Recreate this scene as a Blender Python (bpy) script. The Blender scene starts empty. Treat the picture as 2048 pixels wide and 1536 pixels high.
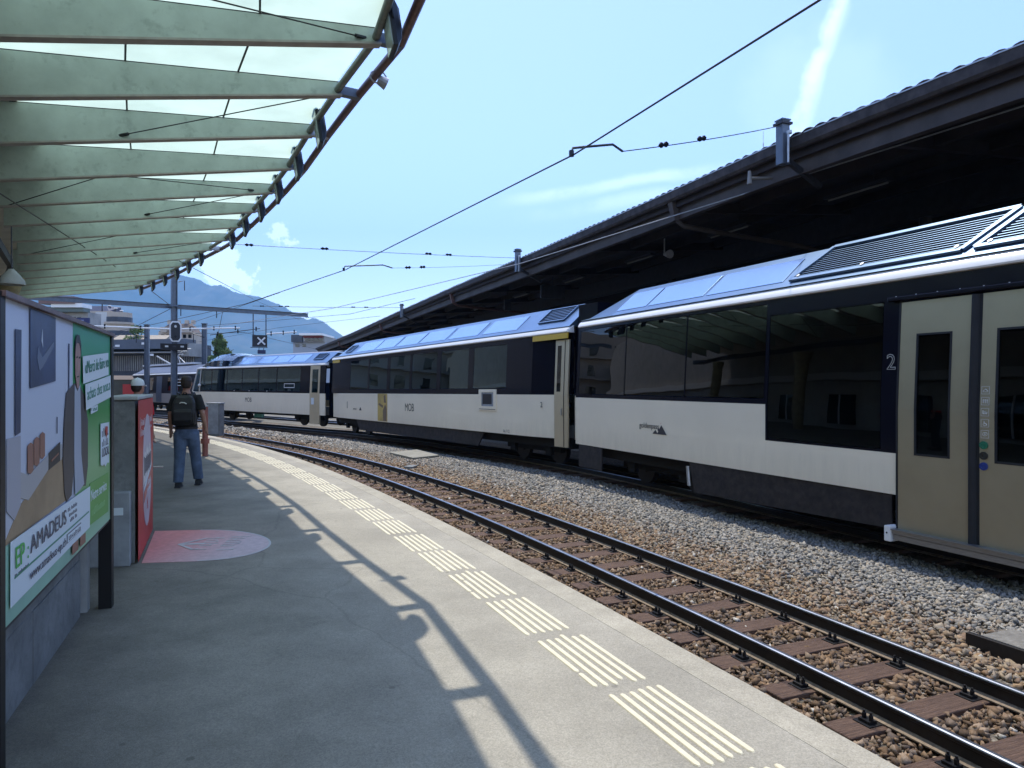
import bpy, bmesh, math, random
import numpy as np
from mathutils import Vector, Matrix

random.seed(7); rng = np.random.default_rng(7)
sc = bpy.context.scene
C = sc.collection
R = math.radians

# ---------------------------------------------------------------- camera
cam = bpy.data.cameras.new('camera'); camo = bpy.data.objects.new('camera', cam); C.objects.link(camo)
camo.location = (0, 0, 1.72); camo.rotation_euler = (R(90), 0, 0)
cam.sensor_width = 36; cam.lens = 36 * 1420 / 2048; cam.clip_start = 0.05; cam.clip_end = 30000
sc.camera = camo
# ---------------------------------------------------------------- sky, sun, exposure
SUN = Vector((-0.103, 0.43, 1.0)).normalized()
SKY_STRENGTH = 0.15
world = bpy.data.worlds.new('World'); sc.world = world; world.use_nodes = True
wn = world.node_tree; wn.nodes.clear()
def wnode(t, **k):
    n = wn.nodes.new(t)
    for a, b in k.items(): setattr(n, a, b)
    return n
wout = wnode('ShaderNodeOutputWorld'); wbg = wnode('ShaderNodeBackground'); wbg.inputs[1].default_value = SKY_STRENGTH
sky = wnode('ShaderNodeTexSky', sky_type='NISHITA', sun_disc=False)
sky.sun_elevation = math.asin(SUN.z); sky.sun_rotation = math.atan2(SUN.x, SUN.y) % (2 * math.pi)
sky.altitude = 400; sky.air_density = 1.0; sky.dust_density = 0.45; sky.ozone_density = 1.0
tc = wnode('ShaderNodeTexCoord')
def wmath(op, a, b=None, c=None):
    n = wnode('ShaderNodeMath', operation=op)
    for i, v in enumerate((a, b, c)):
        if v is None: continue
        if isinstance(v, (int, float)): n.inputs[i].default_value = v
        else: wn.links.new(v, n.inputs[i])
    return n.outputs[0]
def wdot(vec):
    n = wnode('ShaderNodeVectorMath', operation='DOT_PRODUCT'); wn.links.new(tc.outputs['Generated'], n.inputs[0])
    n.inputs[1].default_value = vec; return n.outputs['Value']
def dirpx(x, y): return Vector(((x - 1024) / 1420, 1.0, -(y - 768) / 1420)).normalized()
def wsmooth(v, lo, hi):
    n = wnode('ShaderNodeMapRange', interpolation_type='SMOOTHSTEP'); wn.links.new(v, n.inputs['Value'])
    n.inputs['From Min'].default_value = lo; n.inputs['From Max'].default_value = hi
    return n.outputs[0]
wnz = wnode('ShaderNodeTexNoise'); wn.links.new(tc.outputs['Generated'], wnz.inputs['Vector'])
wnz.inputs['Scale'].default_value = 11; wnz.inputs['Detail'].default_value = 6; wnz.inputs['Roughness'].default_value = .6
wnf = wnz.outputs['Fac']
def streak(a, b, w0, w1, amt, wob=.02):          # a cloud streak between two directions, as an arc over the sky
    A, B = dirpx(*a), dirpx(*b)
    N = A.cross(B).normalized(); T = (B - A).normalized()
    d = wmath('ABSOLUTE', wmath('ADD', wdot(N), wmath('MULTIPLY', wmath('SUBTRACT', wnf, .5), wob)))
    ta, tb = A.dot(T), B.dot(T)
    u = wnode('ShaderNodeMapRange'); wn.links.new(wdot(T), u.inputs['Value'])
    u.inputs['From Min'].default_value = ta; u.inputs['From Max'].default_value = tb
    u.inputs['To Min'].default_value = w0; u.inputs['To Max'].default_value = w1
    m = wmath('SUBTRACT', 1.0, wmath('DIVIDE', d, u.outputs[0])); m = wsmooth(m, 0, .9)
    e = wmath('MULTIPLY', wsmooth(wdot(T), ta - .06, ta + .03), wmath('SUBTRACT', 1.0, wsmooth(wdot(T), tb - .02, tb + .05)))
    front = wsmooth(wdot((A + B).normalized()), .5, .8)
    m = wmath('MULTIPLY', wmath('MULTIPLY', m, e), front)
    return wmath('MULTIPLY', wmath('MULTIPLY', m, wsmooth(wnf, .25, .6)), amt)
def puff(c, r, amt):
    d = wmath('ADD', wdot(dirpx(*c)), wmath('MULTIPLY', wmath('SUBTRACT', wnf, .5), .012))
    return wmath('MULTIPLY', wsmooth(d, math.cos(r), math.cos(r * .25)), amt)
mask = streak((1585, 290), (1700, -60), .024, .012, .34, .035)
for m in (streak((1060, 398), (1400, 342), .012, .012, .22), streak((1100, 425), (1330, 392), .014, .014, .16),
          puff((538, 455), .030, .38), puff((500, 478), .030, .42), puff((458, 508), .028, .42), puff((1640, 190), .1, .05)):
    mask = wmath('MAXIMUM', mask, m)
wmix = wnode('ShaderNodeMix', data_type='RGBA', blend_type='MIX'); wn.links.new(mask, wmix.inputs['Factor'])
hsv = wnode('ShaderNodeHueSaturation'); hsv.inputs['Saturation'].default_value = .96
wn.links.new(sky.outputs[0], hsv.inputs['Color'])
gain = wnode('ShaderNodeMix', data_type='RGBA', blend_type='MULTIPLY'); gain.inputs['Factor'].default_value = 1; gain.inputs['B'].default_value = (.93, .89, 1.0, 1)
wn.links.new(hsv.outputs[0], gain.inputs['A']); wn.links.new(gain.outputs['Result'], wmix.inputs['A']); wmix.inputs['B'].default_value = (8.6, 9.4, 9.8, 1)
wn.links.new(wmix.outputs['Result'], wbg.inputs[0]); wn.links.new(wbg.outputs[0], wout.inputs[0])
sl = bpy.data.lights.new('sun', 'SUN'); sl.energy = 2.3; sl.angle = R(0.5); sl.color = (1, .945, .85)
so = bpy.data.objects.new('sun', sl); C.objects.link(so); so.location = (0, 0, 60)
so.rotation_euler = SUN.to_track_quat('Z', 'Y').to_euler()
sc.view_settings.view_transform = 'Standard'; sc.view_settings.look = 'None'
sc.view_settings.exposure = 1.45; sc.view_settings.gamma = 1; sc.view_settings.use_curve_mapping = False
cy = sc.cycles; cy.use_denoising = True; cy.max_bounces = 7; cy.diffuse_bounces = 4; cy.glossy_bounces = 4
cy.transmission_bounces = 6; cy.transparent_max_bounces = 16; cy.caustics_reflective = False; cy.caustics_refractive = False
cy.volume_bounces = 0; cy.sample_clamp_indirect = 4

# ---------------------------------------------------------------- helpers
PM = {}
def T(o, **k):
    for a, b in k.items(): o[a] = b
    return o
class MB:
    def __init__(s): s.v = []; s.f = []; s.mi = []
    def add(s, vs, fs, mi=0):
        n = len(s.v); s.v += [tuple(p) for p in vs]; s.f += [tuple(n + i for i in f) for f in fs]; s.mi += [mi] * len(fs); return s
    def box(s, x0, x1, y0, y1, z0, z1, mi=0):
        return s.add([(x0,y0,z0),(x1,y0,z0),(x1,y1,z0),(x0,y1,z0),(x0,y0,z1),(x1,y0,z1),(x1,y1,z1),(x0,y1,z1)],
                     [(0,3,2,1),(4,5,6,7),(0,1,5,4),(1,2,6,5),(2,3,7,6),(3,0,4,7)], mi)
    def obox(s, c, a, b, d, mi=0):
        c, a, b, d = Vector(c), Vector(a), Vector(b), Vector(d)
        if a.cross(b).dot(d) < 0: a = -a
        return s.add([c-a-b-d, c+a-b-d, c+a+b-d, c-a+b-d, c-a-b+d, c+a-b+d, c+a+b+d, c-a+b+d],
                     [(0,3,2,1),(4,5,6,7),(0,1,5,4),(1,2,6,5),(2,3,7,6),(3,0,4,7)], mi)
    def bar(s, p, q, w, h, up=(0,0,1), mi=0):
        p, q = Vector(p), Vector(q); d = (q - p) / 2
        sd = d.cross(Vector(up)); sd = sd.normalized() if sd.length > 1e-6 else Vector((1,0,0))
        u = sd.cross(d).normalized()
        return s.obox((p + q) / 2, d, sd * w / 2, u * h / 2, mi)
    def loft(s, rings, cap=True, mi=0):
        n = len(rings[0]); b = len(s.v); vs = [p for r in rings for p in r]; fs = []
        for i in range(len(rings) - 1):
            for j in range(n):
                k = (j + 1) % n; fs.append((i*n+j, i*n+k, (i+1)*n+k, (i+1)*n+j))
        if cap: fs.append(tuple(range(n))[::-1]); fs.append(tuple((len(rings)-1)*n + j for j in range(n)))
        return s.add(vs, fs, mi)
    def tube(s, pts, r, n=8, cap=True, mi=0, flat=1.0):
        pts = [Vector(p) for p in pts]; rs = r if isinstance(r, (list, tuple)) else [r] * len(pts); rings = []; pu = None
        for i, p in enumerate(pts):
            d = (pts[min(i+1, len(pts)-1)] - pts[max(i-1, 0)]).normalized()
            if pu is None: u = d.orthogonal().normalized()
            else:
                u = pu - d * pu.dot(d); u = u.normalized() if u.length > 1e-6 else d.orthogonal().normalized()
            pu = u; w = d.cross(u)
            rings.append([p + (u * math.cos(a) + w * math.sin(a) * flat) * rs[i] for a in [2*math.pi*j/n for j in range(n)]])
        return s.loft(rings, cap, mi)
    def ell(s, c, rx, ry, rz, n=12, m=8, mi=0):
        rings = []
        for i in range(m + 1):
            t = -math.pi/2 + math.pi * (i + .001) / (m + .002); 
            rings.append([(c[0]+rx*math.cos(t)*math.cos(a), c[1]+ry*math.cos(t)*math.sin(a), c[2]+rz*math.sin(t)) for a in [2*math.pi*j/n for j in range(n)]])
        return s.loft(rings, True, mi)
    def sweep(s, prof, path, cap=True, mi=None):     # prof: (across, up) list, path: [(point, across-vector)]
        n = len(prof); vs = []; fs = []; ms = []
        for p, a in path: vs += [Vector(p) + Vector(a) * q[0] + Vector((0, 0, q[1])) for q in prof]
        for i in range(len(path) - 1):
            for j in range(n):
                k = (j + 1) % n; fs.append((i*n+j, i*n+k, (i+1)*n+k, (i+1)*n+j)); ms.append(0 if mi is None else mi[j])
        if cap: fs += [tuple(range(n))[::-1], tuple((len(path)-1)*n + j for j in range(n))]; ms += [0, 0]
        b = len(s.v); s.v += [tuple(p) for p in vs]; s.f += [tuple(b + i for i in f) for f in fs]; s.mi += ms; return s
    def build(s, name, mat, parent=None, smooth=False, bevel=0, local=False, base=True):
        me = bpy.data.meshes.new(name); v = np.array(s.v, float).reshape(-1, 3); loc = None
        if parent is not None and not local:
            M = np.array(PM[parent.name].inverted()); v = v @ M[:3, :3].T + M[:3, 3]
        if parent is None and base and len(v):
            loc = ((v[:,0].min()+v[:,0].max())/2, (v[:,1].min()+v[:,1].max())/2, v[:,2].min()); v = v - np.array(loc)
        me.from_pydata(v.tolist(), [], s.f)
        for m in (mat if isinstance(mat, (list, tuple)) else [mat]): me.materials.append(m)
        if any(s.mi): me.polygons.foreach_set('material_index', s.mi)
        o = bpy.data.objects.new(name, me); C.objects.link(o)
        if loc: o.location = loc
        if parent is not None: o.parent = parent; PM[o.name] = PM[parent.name]
        else: PM[o.name] = Matrix.Translation(loc if loc else (0,0,0))
        if smooth:
            me.polygons.foreach_set('use_smooth', [True] * len(s.f)); me.set_sharp_from_angle(angle=R(40))
        if bevel:
            b = o.modifiers.new('bevel', 'BEVEL'); b.width = bevel; b.segments = 2; b.limit_method = 'ANGLE'; b.angle_limit = R(40)
        return o
def share(o, name, parent, mat4=None, loc=None, rot=None):        # a copy of a piece that shares its mesh
    c = o.copy(); c.name = name; C.objects.link(c); c.parent = parent
    if mat4 is not None: c.matrix_basis = mat4
    if loc is not None: c.location = loc
    if rot is not None: c.rotation_euler = rot
    return c
def thing(name, label, cat, loc=(0,0,0), rz=0, group=None, M=None):
    o = bpy.data.objects.new(name, None); C.objects.link(o); o.empty_display_size = .2
    M = M or (Matrix.Translation(loc) @ Matrix.Rotation(rz, 4, 'Z')); o.matrix_basis = M; PM[o.name] = M
    o['label'] = label; o['category'] = cat
    if group: o['group'] = group
    return o
def tag(o, label, cat, group=None):
    o['label'] = label; o['category'] = cat
    if group: o['group'] = group
    return o
def struct(o): o['kind'] = 'structure'; return o
def text(body, size, mat, parent, M, name='lettering', align='CENTER', sx=1.0, outline=0, shear=0, sp=1.0, extr=.0008):
    cu = bpy.data.curves.new(name, 'FONT'); cu.body = body; cu.size = size; cu.align_x = align; cu.align_y = 'CENTER'
    cu.space_character = sp; cu.shear = shear; cu.resolution_u = 3
    if outline: cu.fill_mode = 'NONE'; cu.bevel_depth = outline; cu.bevel_resolution = 0
    else: cu.extrude = extr
    cu.materials.append(mat)
    o = bpy.data.objects.new(name, cu); C.objects.link(o); o.parent = parent
    o.matrix_basis = M @ Matrix.Diagonal((sx, 1, 1, 1)); return o

Z3 = Vector((0, 0, 1))
# ---------------------------------------------------------------- materials
def lin(c): return tuple(((x / 12.92) if x <= .04045 else ((x + .055) / 1.055) ** 2.4) for x in c)
MATS = {}
def pm(name, col, rough=.6, metal=0, var=0, vscale=3, col2=None, bump=0, bscale=60, spec=.5, coat=0, detail=5, coords='Object', stretch=None, lo=.35, hi=.65, bdist=.01, em=None):
    m = bpy.data.materials.new(name); m.use_nodes = True; nt = m.node_tree; b = nt.nodes['Principled BSDF']
    b.inputs['Base Color'].default_value = (*col, 1); b.inputs['Roughness'].default_value = rough; b.inputs['Metallic'].default_value = metal
    b.inputs['Specular IOR Level'].default_value = spec; b.inputs['Coat Weight'].default_value = coat
    t = nt.nodes.new('ShaderNodeTexCoord'); vec = t.outputs[coords]
    if stretch:
        mp = nt.nodes.new('ShaderNodeMapping'); mp.inputs['Scale'].default_value = stretch; nt.links.new(vec, mp.inputs[0]); vec = mp.outputs[0]
    if var or col2:
        n = nt.nodes.new('ShaderNodeTexNoise'); n.inputs['Scale'].default_value = vscale; n.inputs['Detail'].default_value = detail; n.inputs['Roughness'].default_value = .62
        nt.links.new(vec, n.inputs['Vector'])
        r = nt.nodes.new('ShaderNodeMapRange'); r.inputs['From Min'].default_value = lo; r.inputs['From Max'].default_value = hi; nt.links.new(n.outputs['Fac'], r.inputs['Value'])
        mx = nt.nodes.new('ShaderNodeMix'); mx.data_type = 'RGBA'; nt.links.new(r.outputs[0], mx.inputs['Factor'])
        c2 = col2 or tuple(min(1, x * (1 + var)) for x in col); c1 = col if col2 else tuple(x * (1 - var) for x in col)
        mx.inputs['A'].default_value = (*c1, 1); mx.inputs['B'].default_value = (*c2, 1); nt.links.new(mx.outputs['Result'], b.inputs['Base Color'])
    if bump:
        n = nt.nodes.new('ShaderNodeTexNoise'); n.inputs['Scale'].default_value = bscale; n.inputs['Detail'].default_value = 4; nt.links.new(vec, n.inputs['Vector'])
        bp = nt.nodes.new('ShaderNodeBump'); bp.inputs['Strength'].default_value = bump; bp.inputs['Distance'].default_value = bdist
        nt.links.new(n.outputs['Fac'], bp.inputs['Height']); nt.links.new(bp.outputs[0], b.inputs['Normal'])
    if em: b.inputs['Emission Color'].default_value = (*em, 1); b.inputs['Emission Strength'].default_value = 1
    MATS[name] = m; return m
def nodes_of(m): return m.node_tree.nodes, m.node_tree.links, m.node_tree.nodes['Principled BSDF']
def multiply_in(m, build):           # multiply the base colour by a grey factor made by build(nodes, links, texcoord)
    N, Lk, b = nodes_of(m); src = b.inputs['Base Color'].links[0].from_socket if b.inputs['Base Color'].links else None
    t = N.new('ShaderNodeTexCoord'); f = build(N, Lk, t)
    mx = N.new('ShaderNodeMix'); mx.data_type = 'RGBA'; mx.blend_type = 'MULTIPLY'; mx.inputs['Factor'].default_value = 1
    if src: Lk.new(src, mx.inputs['A'])
    else: mx.inputs['A'].default_value = b.inputs['Base Color'].default_value
    Lk.new(f, mx.inputs['B']); Lk.new(mx.outputs['Result'], b.inputs['Base Color'])
def noise_ramp(N, Lk, vec, scale, detail, lo, hi, a, c, rough=.6):
    n = N.new('ShaderNodeTexNoise'); n.inputs['Scale'].default_value = scale; n.inputs['Detail'].default_value = detail; n.inputs['Roughness'].default_value = rough
    Lk.new(vec, n.inputs['Vector']); r = N.new('ShaderNodeMapRange'); Lk.new(n.outputs['Fac'], r.inputs['Value'])
    r.inputs['From Min'].default_value = lo; r.inputs['From Max'].default_value = hi; r.inputs['To Min'].default_value = a; r.inputs['To Max'].default_value = c
    return r.outputs[0]

asphalt = pm('platform_asphalt', (.33, .305, .252), .9, 0, .0, 2, bump=.5, bscale=170, bdist=.004, spec=.25)
def spk(N, Lk, t):
    g = t.outputs['Object']
    v = N.new('ShaderNodeTexVoronoi'); v.inputs['Scale'].default_value = 150; Lk.new(g, v.inputs['Vector'])
    r = N.new('ShaderNodeMapRange'); Lk.new(v.outputs['Color'], r.inputs['Value']); r.inputs['To Min'].default_value = .78; r.inputs['To Max'].default_value = 1.18
    a = noise_ramp(N, Lk, g, .55, 6, .3, .7, .84, 1.1)
    c = noise_ramp(N, Lk, g, 48, 3, .35, .7, .93, 1.05)
    d = noise_ramp(N, Lk, g, 2.6, 8, .62, .72, 1.0, .8, .7)
    o = r.outputs[0]
    for q in (a, c, d):
        m = N.new('ShaderNodeMath'); m.operation = 'MULTIPLY'; Lk.new(o, m.inputs[0]); Lk.new(q, m.inputs[1]); o = m.outputs[0]
    return o
multiply_in(asphalt, spk)
def wear(N, Lk, t):
    g = t.outputs['Object']; o = noise_ramp(N, Lk, g, .9, 9, .42, .58, .90, 1.05, .75)
    v = N.new('ShaderNodeTexVoronoi'); v.inputs['Scale'].default_value = 2.3; Lk.new(g, v.inputs['Vector'])       # trodden chewing gum
    q = N.new('ShaderNodeMapRange'); Lk.new(v.outputs['Distance'], q.inputs['Value']); q.inputs['From Min'].default_value = .035; q.inputs['From Max'].default_value = .055; q.inputs['To Min'].default_value = .72; q.inputs['To Max'].default_value = 1.0
    nz = N.new('ShaderNodeTexNoise'); nz.inputs['Scale'].default_value = 1.5; nz.inputs['Detail'].default_value = 4; Lk.new(g, nz.inputs['Vector'])
    mxv = N.new('ShaderNodeMix'); mxv.data_type = 'VECTOR'; mxv.inputs['Factor'].default_value = .22; Lk.new(g, mxv.inputs['A']); Lk.new(nz.outputs['Color'], mxv.inputs['B'])
    c = N.new('ShaderNodeTexVoronoi'); c.feature = 'DISTANCE_TO_EDGE'; c.inputs['Scale'].default_value = .30; Lk.new(mxv.outputs['Result'], c.inputs['Vector'])   # hairline cracks
    k = N.new('ShaderNodeMapRange'); Lk.new(c.outputs['Distance'], k.inputs['Value']); k.inputs['From Min'].default_value = .0; k.inputs['From Max'].default_value = .004; k.inputs['To Min'].default_value = .84; k.inputs['To Max'].default_value = 1.0
    for z in (q.outputs[0], k.outputs[0]):
        m = N.new('ShaderNodeMath'); m.operation = 'MULTIPLY'; Lk.new(o, m.inputs[0]); Lk.new(z, m.inputs[1]); o = m.outputs[0]
    return o
multiply_in(asphalt, wear)
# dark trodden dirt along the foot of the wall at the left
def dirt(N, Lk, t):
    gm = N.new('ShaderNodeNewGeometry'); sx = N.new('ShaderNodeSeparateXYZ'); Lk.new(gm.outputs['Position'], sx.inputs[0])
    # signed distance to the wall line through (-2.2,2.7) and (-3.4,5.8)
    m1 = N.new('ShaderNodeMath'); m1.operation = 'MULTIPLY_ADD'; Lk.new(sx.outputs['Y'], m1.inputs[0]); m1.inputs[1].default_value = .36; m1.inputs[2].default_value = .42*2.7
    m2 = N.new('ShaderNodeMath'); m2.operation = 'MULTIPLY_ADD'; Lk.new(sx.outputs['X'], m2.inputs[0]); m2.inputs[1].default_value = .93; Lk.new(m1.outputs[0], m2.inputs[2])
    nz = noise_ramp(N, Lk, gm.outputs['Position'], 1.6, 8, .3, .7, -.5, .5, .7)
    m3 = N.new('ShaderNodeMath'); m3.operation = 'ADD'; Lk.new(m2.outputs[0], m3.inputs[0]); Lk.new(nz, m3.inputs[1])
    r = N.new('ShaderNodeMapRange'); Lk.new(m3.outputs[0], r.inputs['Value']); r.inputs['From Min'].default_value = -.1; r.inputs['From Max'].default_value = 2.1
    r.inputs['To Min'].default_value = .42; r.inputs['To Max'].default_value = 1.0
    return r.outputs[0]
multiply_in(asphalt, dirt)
kerbm = pm('kerb_concrete', (.355, .325, .262), .9, 0, .1, 4, bump=.5, bscale=120, bdist=.004, spec=.2); multiply_in(kerbm, spk)
tactm = pm('tactile_paint', (.60, .54, .39), .6, 0, .08, 9, bump=.2, bscale=80)
concrete = pm('grey_concrete', (.20, .21, .205), .85, 0, .25, 2.2, bump=.4, bscale=25, bdist=.006)
multiply_in(concrete, lambda N, Lk, t: noise_ramp(N, Lk, t.outputs['Object'], 9, 8, .45, .62, 1.0, .72, .7))
concrete_l = pm('pale_concrete', (.36, .37, .36), .85, 0, .15, 3, bump=.3, bscale=30)
plinthm = pm('plinth_concrete', (.27, .29, .31), .85, 0, .2, 3, bump=.35, bscale=20)
ground_m = pm('ballast_ground', (.19, .165, .13), 1, 0, .35, 12, bump=1, bscale=28, bdist=.03, spec=.1)
multiply_in(ground_m, lambda N, Lk, t: noise_ramp(N, Lk, t.outputs['Object'], 26, 3, .35, .65, .35, 1.35))
earth_m = pm('far_ground', (.16, .15, .12), 1, 0, .25, .2)
stone_m = bpy.data.materials.new('ballast_stone'); stone_m.use_nodes = True
N, Lk, b = nodes_of(stone_m); at = N.new('ShaderNodeAttribute'); at.attribute_name = 'stone'
Lk.new(at.outputs['Color'], b.inputs['Base Color']); b.inputs['Roughness'].default_value = .9; b.inputs['Specular IOR Level'].default_value = .25
multiply_in(stone_m, lambda N, Lk, t: noise_ramp(N, Lk, t.outputs['Object'], 60, 3, .3, .7, .75, 1.2))
rail_side = pm('rail_side', (.016, .013, .012), .55, .2, .3, 30)
rail_top = pm('rail_running_surface', (.27, .29, .33), .34, 1.0, .2, 3, stretch=(1,1,1))
rail_foot = pm('rail_foot_rust', (.20, .15, .10), .8, .1, .3, 20)
wood = pm('sleeper_wood', (.062, .032, .020), .85, 0, 0, 3, col2=(.135, .078, .050), bump=.9, bscale=9, stretch=(1.2, 22, 4), bdist=.02)
iron = pm('black_iron', (.012, .012, .013), .5, .4)
steel_g = pm('painted_steel_grey_blue', (.115, .14, .175), .45, .35, .12, 6)
steel_d = pm('dark_steel', (.035, .036, .042), .5, .4, .2, 5)
brownst = pm('brown_painted_tube', (.15, .085, .075), .45, .3, .25, 12)
tube_g = pm('grey_green_tube', (.17, .18, .16), .5, .3, .2, 10)
ribm = pm('rib_paint', (.44, .52, .475), .55, .0, .1, 3, bump=.05, bscale=8)
multiply_in(ribm, lambda N, Lk, t: noise_ramp(N, Lk, t.outputs['Object'], 5, 8, .55, .75, 1.0, .62, .7))
flangem = pm('rib_flange', (.36, .34, .31), .5, .1, .15, 6)
soffit_m = pm('canopy_soffit', (.60, .57, .50), .8, 0, .1, 2)
floodm = pm('floodlight_housing', (.012, .016, .022), .5, .2)
floodg = pm('floodlight_glass', (.28, .33, .32), .12, 0, spec=.8)
galv = pm('galvanised_steel', (.42, .43, .43), .4, .6, .15, 8)
wirem = pm('copper_wire', (.035, .04, .045), .5, .5)
insul = pm('insulator', (.012, .014, .02), .75, 0, spec=.1)
insw = pm('white_insulator_tube', (.75, .76, .74), .35, 0)
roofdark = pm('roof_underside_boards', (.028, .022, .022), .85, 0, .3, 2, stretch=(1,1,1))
fasciam = pm('fascia_steel', (.068, .056, .050), .7, .1, .25, 1.5, bump=.1, bscale=10)
gutterm = pm('gutter_weathered', (.05, .042, .04), .8, .1, .45, 5, bump=.3, bscale=16)
rooft = pm('corrugated_roof_sheet', (.10, .075, .065), .8, 0, .25, 1)
# train
beige = pm('train_beige_paint', (.88, .79, .60), .3, 0, .03, .7, spec=.5, coat=.3)
def dust(N, Lk, t):
    sx = N.new('ShaderNodeSeparateXYZ'); Lk.new(t.outputs['Object'], sx.inputs[0]); mp = N.new('ShaderNodeMapping'); mp.inputs['Scale'].default_value = (2.2, 1, .35); Lk.new(t.outputs['Object'], mp.inputs[0])
    nz = noise_ramp(N, Lk, mp.outputs[0], 3, 7, .3, .7, -.25, .25, .7); a = N.new('ShaderNodeMath'); Lk.new(sx.outputs['Z'], a.inputs[0]); Lk.new(nz, a.inputs[1])
    q = N.new('ShaderNodeMapRange'); Lk.new(a.outputs[0], q.inputs['Value']); q.inputs['From Min'].default_value = .62; q.inputs['From Max'].default_value = 1.15; q.inputs['To Min'].default_value = .90; q.inputs['To Max'].default_value = 1.0; return q.outputs[0]
multiply_in(beige, dust)
cream = pm('train_roof_stripe', (.78, .76, .69), .22, 0, .03, 1, coat=.3)
navy = pm('train_dark_navy', (.007, .007, .013), .14, 0, spec=.14, coat=0)
goldd = pm('train_champagne_door', (.42, .37, .245), .34, .55, .05, 1.5, spec=.5)
gold2 = pm('train_champagne_door_light', (.56, .48, .32), .34, .35, .05, 1.5)
roofp = pm('train_roof_silver_blue', (.17, .26, .37), .30, .85, .08, 1.2)
roofw = pm('train_roof_pane', (.36, .50, .68), .16, .85, .04, 1.0)
roofdk = pm('train_roof_top', (.20, .20, .22), .5, .3, .1, 2)
skirtm = pm('train_skirt_brown', (.020, .015, .013), .75, .0, .6, 7, bump=.7, bscale=9)
underm = pm('train_underframe', (.006, .005, .005), .95, 0, .4, 8)
rubber = pm('black_rubber', (.012, .012, .013), .75, 0, .3, 3)
yellow = pm('yellow_stripe', (.62, .40, .03), .4)
alum = pm('aluminium_step', (.30, .31, .32), .35, .8, .15, 14, stretch=(1,12,12))
white = pm('white_paint', (.78, .78, .76), .4)
printw = pm('print_white', (.68, .76, .80), .5)
voidm = pm('matte_void', (.004,.004,.006), 1, 0, spec=0)
black = pm('black_print', (.015, .015, .018), .5)
greyline = pm('icon_grey', (.66, .66, .60), .4)
seatm = pm('blue_seat_fabric', (.03, .06, .16), .9, 0, .2, 20)
interm = pm('car_interior', (.16, .16, .15), .7)
def glassmat(name, tint, gloss=1.0, ior=1.5, rough=.0):
    m = bpy.data.materials.new(name); m.use_nodes = True; nt = m.node_tree; nt.nodes.clear()
    o = nt.nodes.new('ShaderNodeOutputMaterial'); mx = nt.nodes.new('ShaderNodeMixShader'); fr = nt.nodes.new('ShaderNodeFresnel'); fr.inputs[0].default_value = ior
    g = nt.nodes.new('ShaderNodeBsdfGlossy'); g.inputs['Roughness'].default_value = rough; g.inputs['Color'].default_value = (*gloss, 1) if isinstance(gloss, tuple) else (gloss, gloss, gloss, 1)
    t = nt.nodes.new('ShaderNodeBsdfTransparent'); t.inputs['Color'].default_value = (*tint, 1)
    tcn = nt.nodes.new('ShaderNodeTexCoord'); nz = nt.nodes.new('ShaderNodeTexNoise'); nz.inputs['Scale'].default_value = 1.1; nz.inputs['Detail'].default_value = 1
    bp = nt.nodes.new('ShaderNodeBump'); bp.inputs['Strength'].default_value = .16; bp.inputs['Distance'].default_value = .02
    nt.links.new(tcn.outputs['Object'], nz.inputs['Vector']); nt.links.new(nz.outputs['Fac'], bp.inputs['Height']); nt.links.new(bp.outputs[0], g.inputs['Normal'])
    nt.links.new(fr.outputs[0], mx.inputs[0]); nt.links.new(t.outputs[0], mx.inputs[1]); nt.links.new(g.outputs[0], mx.inputs[2]); nt.links.new(mx.outputs[0], o.inputs[0])
    return m
glass_dark = glassmat('train_glass_dark', (.10, .12, .13), .95, 1.55)
glass_teal = glassmat('train_glass_teal', (.20, .34, .38), (.72, .92, 1.0), 1.62)
glass_clear = glassmat('nose_glass', (.45, .58, .66), 1, 1.9)
# frosted canopy glass
cg = bpy.data.materials.new('frosted_canopy_glass'); cg.use_nodes = True; nt = cg.node_tree; nt.nodes.clear()
o_ = nt.nodes.new('ShaderNodeOutputMaterial'); tr = nt.nodes.new('ShaderNodeBsdfTranslucent'); df = nt.nodes.new('ShaderNodeBsdfDiffuse')
mx_ = nt.nodes.new('ShaderNodeMixShader'); mx_.inputs[0].default_value = .86
tr.inputs[0].default_value = (.475, .59, .47, 1); df.inputs[0].default_value = (.5, .6, .58, 1)
tcn = nt.nodes.new('ShaderNodeTexCoord'); nz = nt.nodes.new('ShaderNodeTexNoise'); nz.inputs['Scale'].default_value = 1.4; nz.inputs['Detail'].default_value = 7
cr = nt.nodes.new('ShaderNodeMapRange'); cr.inputs['From Min'].default_value = .3; cr.inputs['From Max'].default_value = .7; cr.inputs['To Min'].default_value = .86; cr.inputs['To Max'].default_value = 1.08
hs = nt.nodes.new('ShaderNodeMix'); hs.data_type = 'RGBA'; hs.blend_type = 'MULTIPLY'; hs.inputs['Factor'].default_value = 1; hs.inputs['A'].default_value = (.475, .59, .47, 1)
nt.links.new(tcn.outputs['Object'], nz.inputs['Vector']); nt.links.new(nz.outputs['Fac'], cr.inputs['Value']); nt.links.new(cr.outputs[0], hs.inputs['B'])
nt.links.new(hs.outputs['Result'], tr.inputs[0]); nt.links.new(df.outputs[0], mx_.inputs[1]); nt.links.new(tr.outputs[0], mx_.inputs[2]); nt.links.new(mx_.outputs[0], o_.inputs[0])

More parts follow.
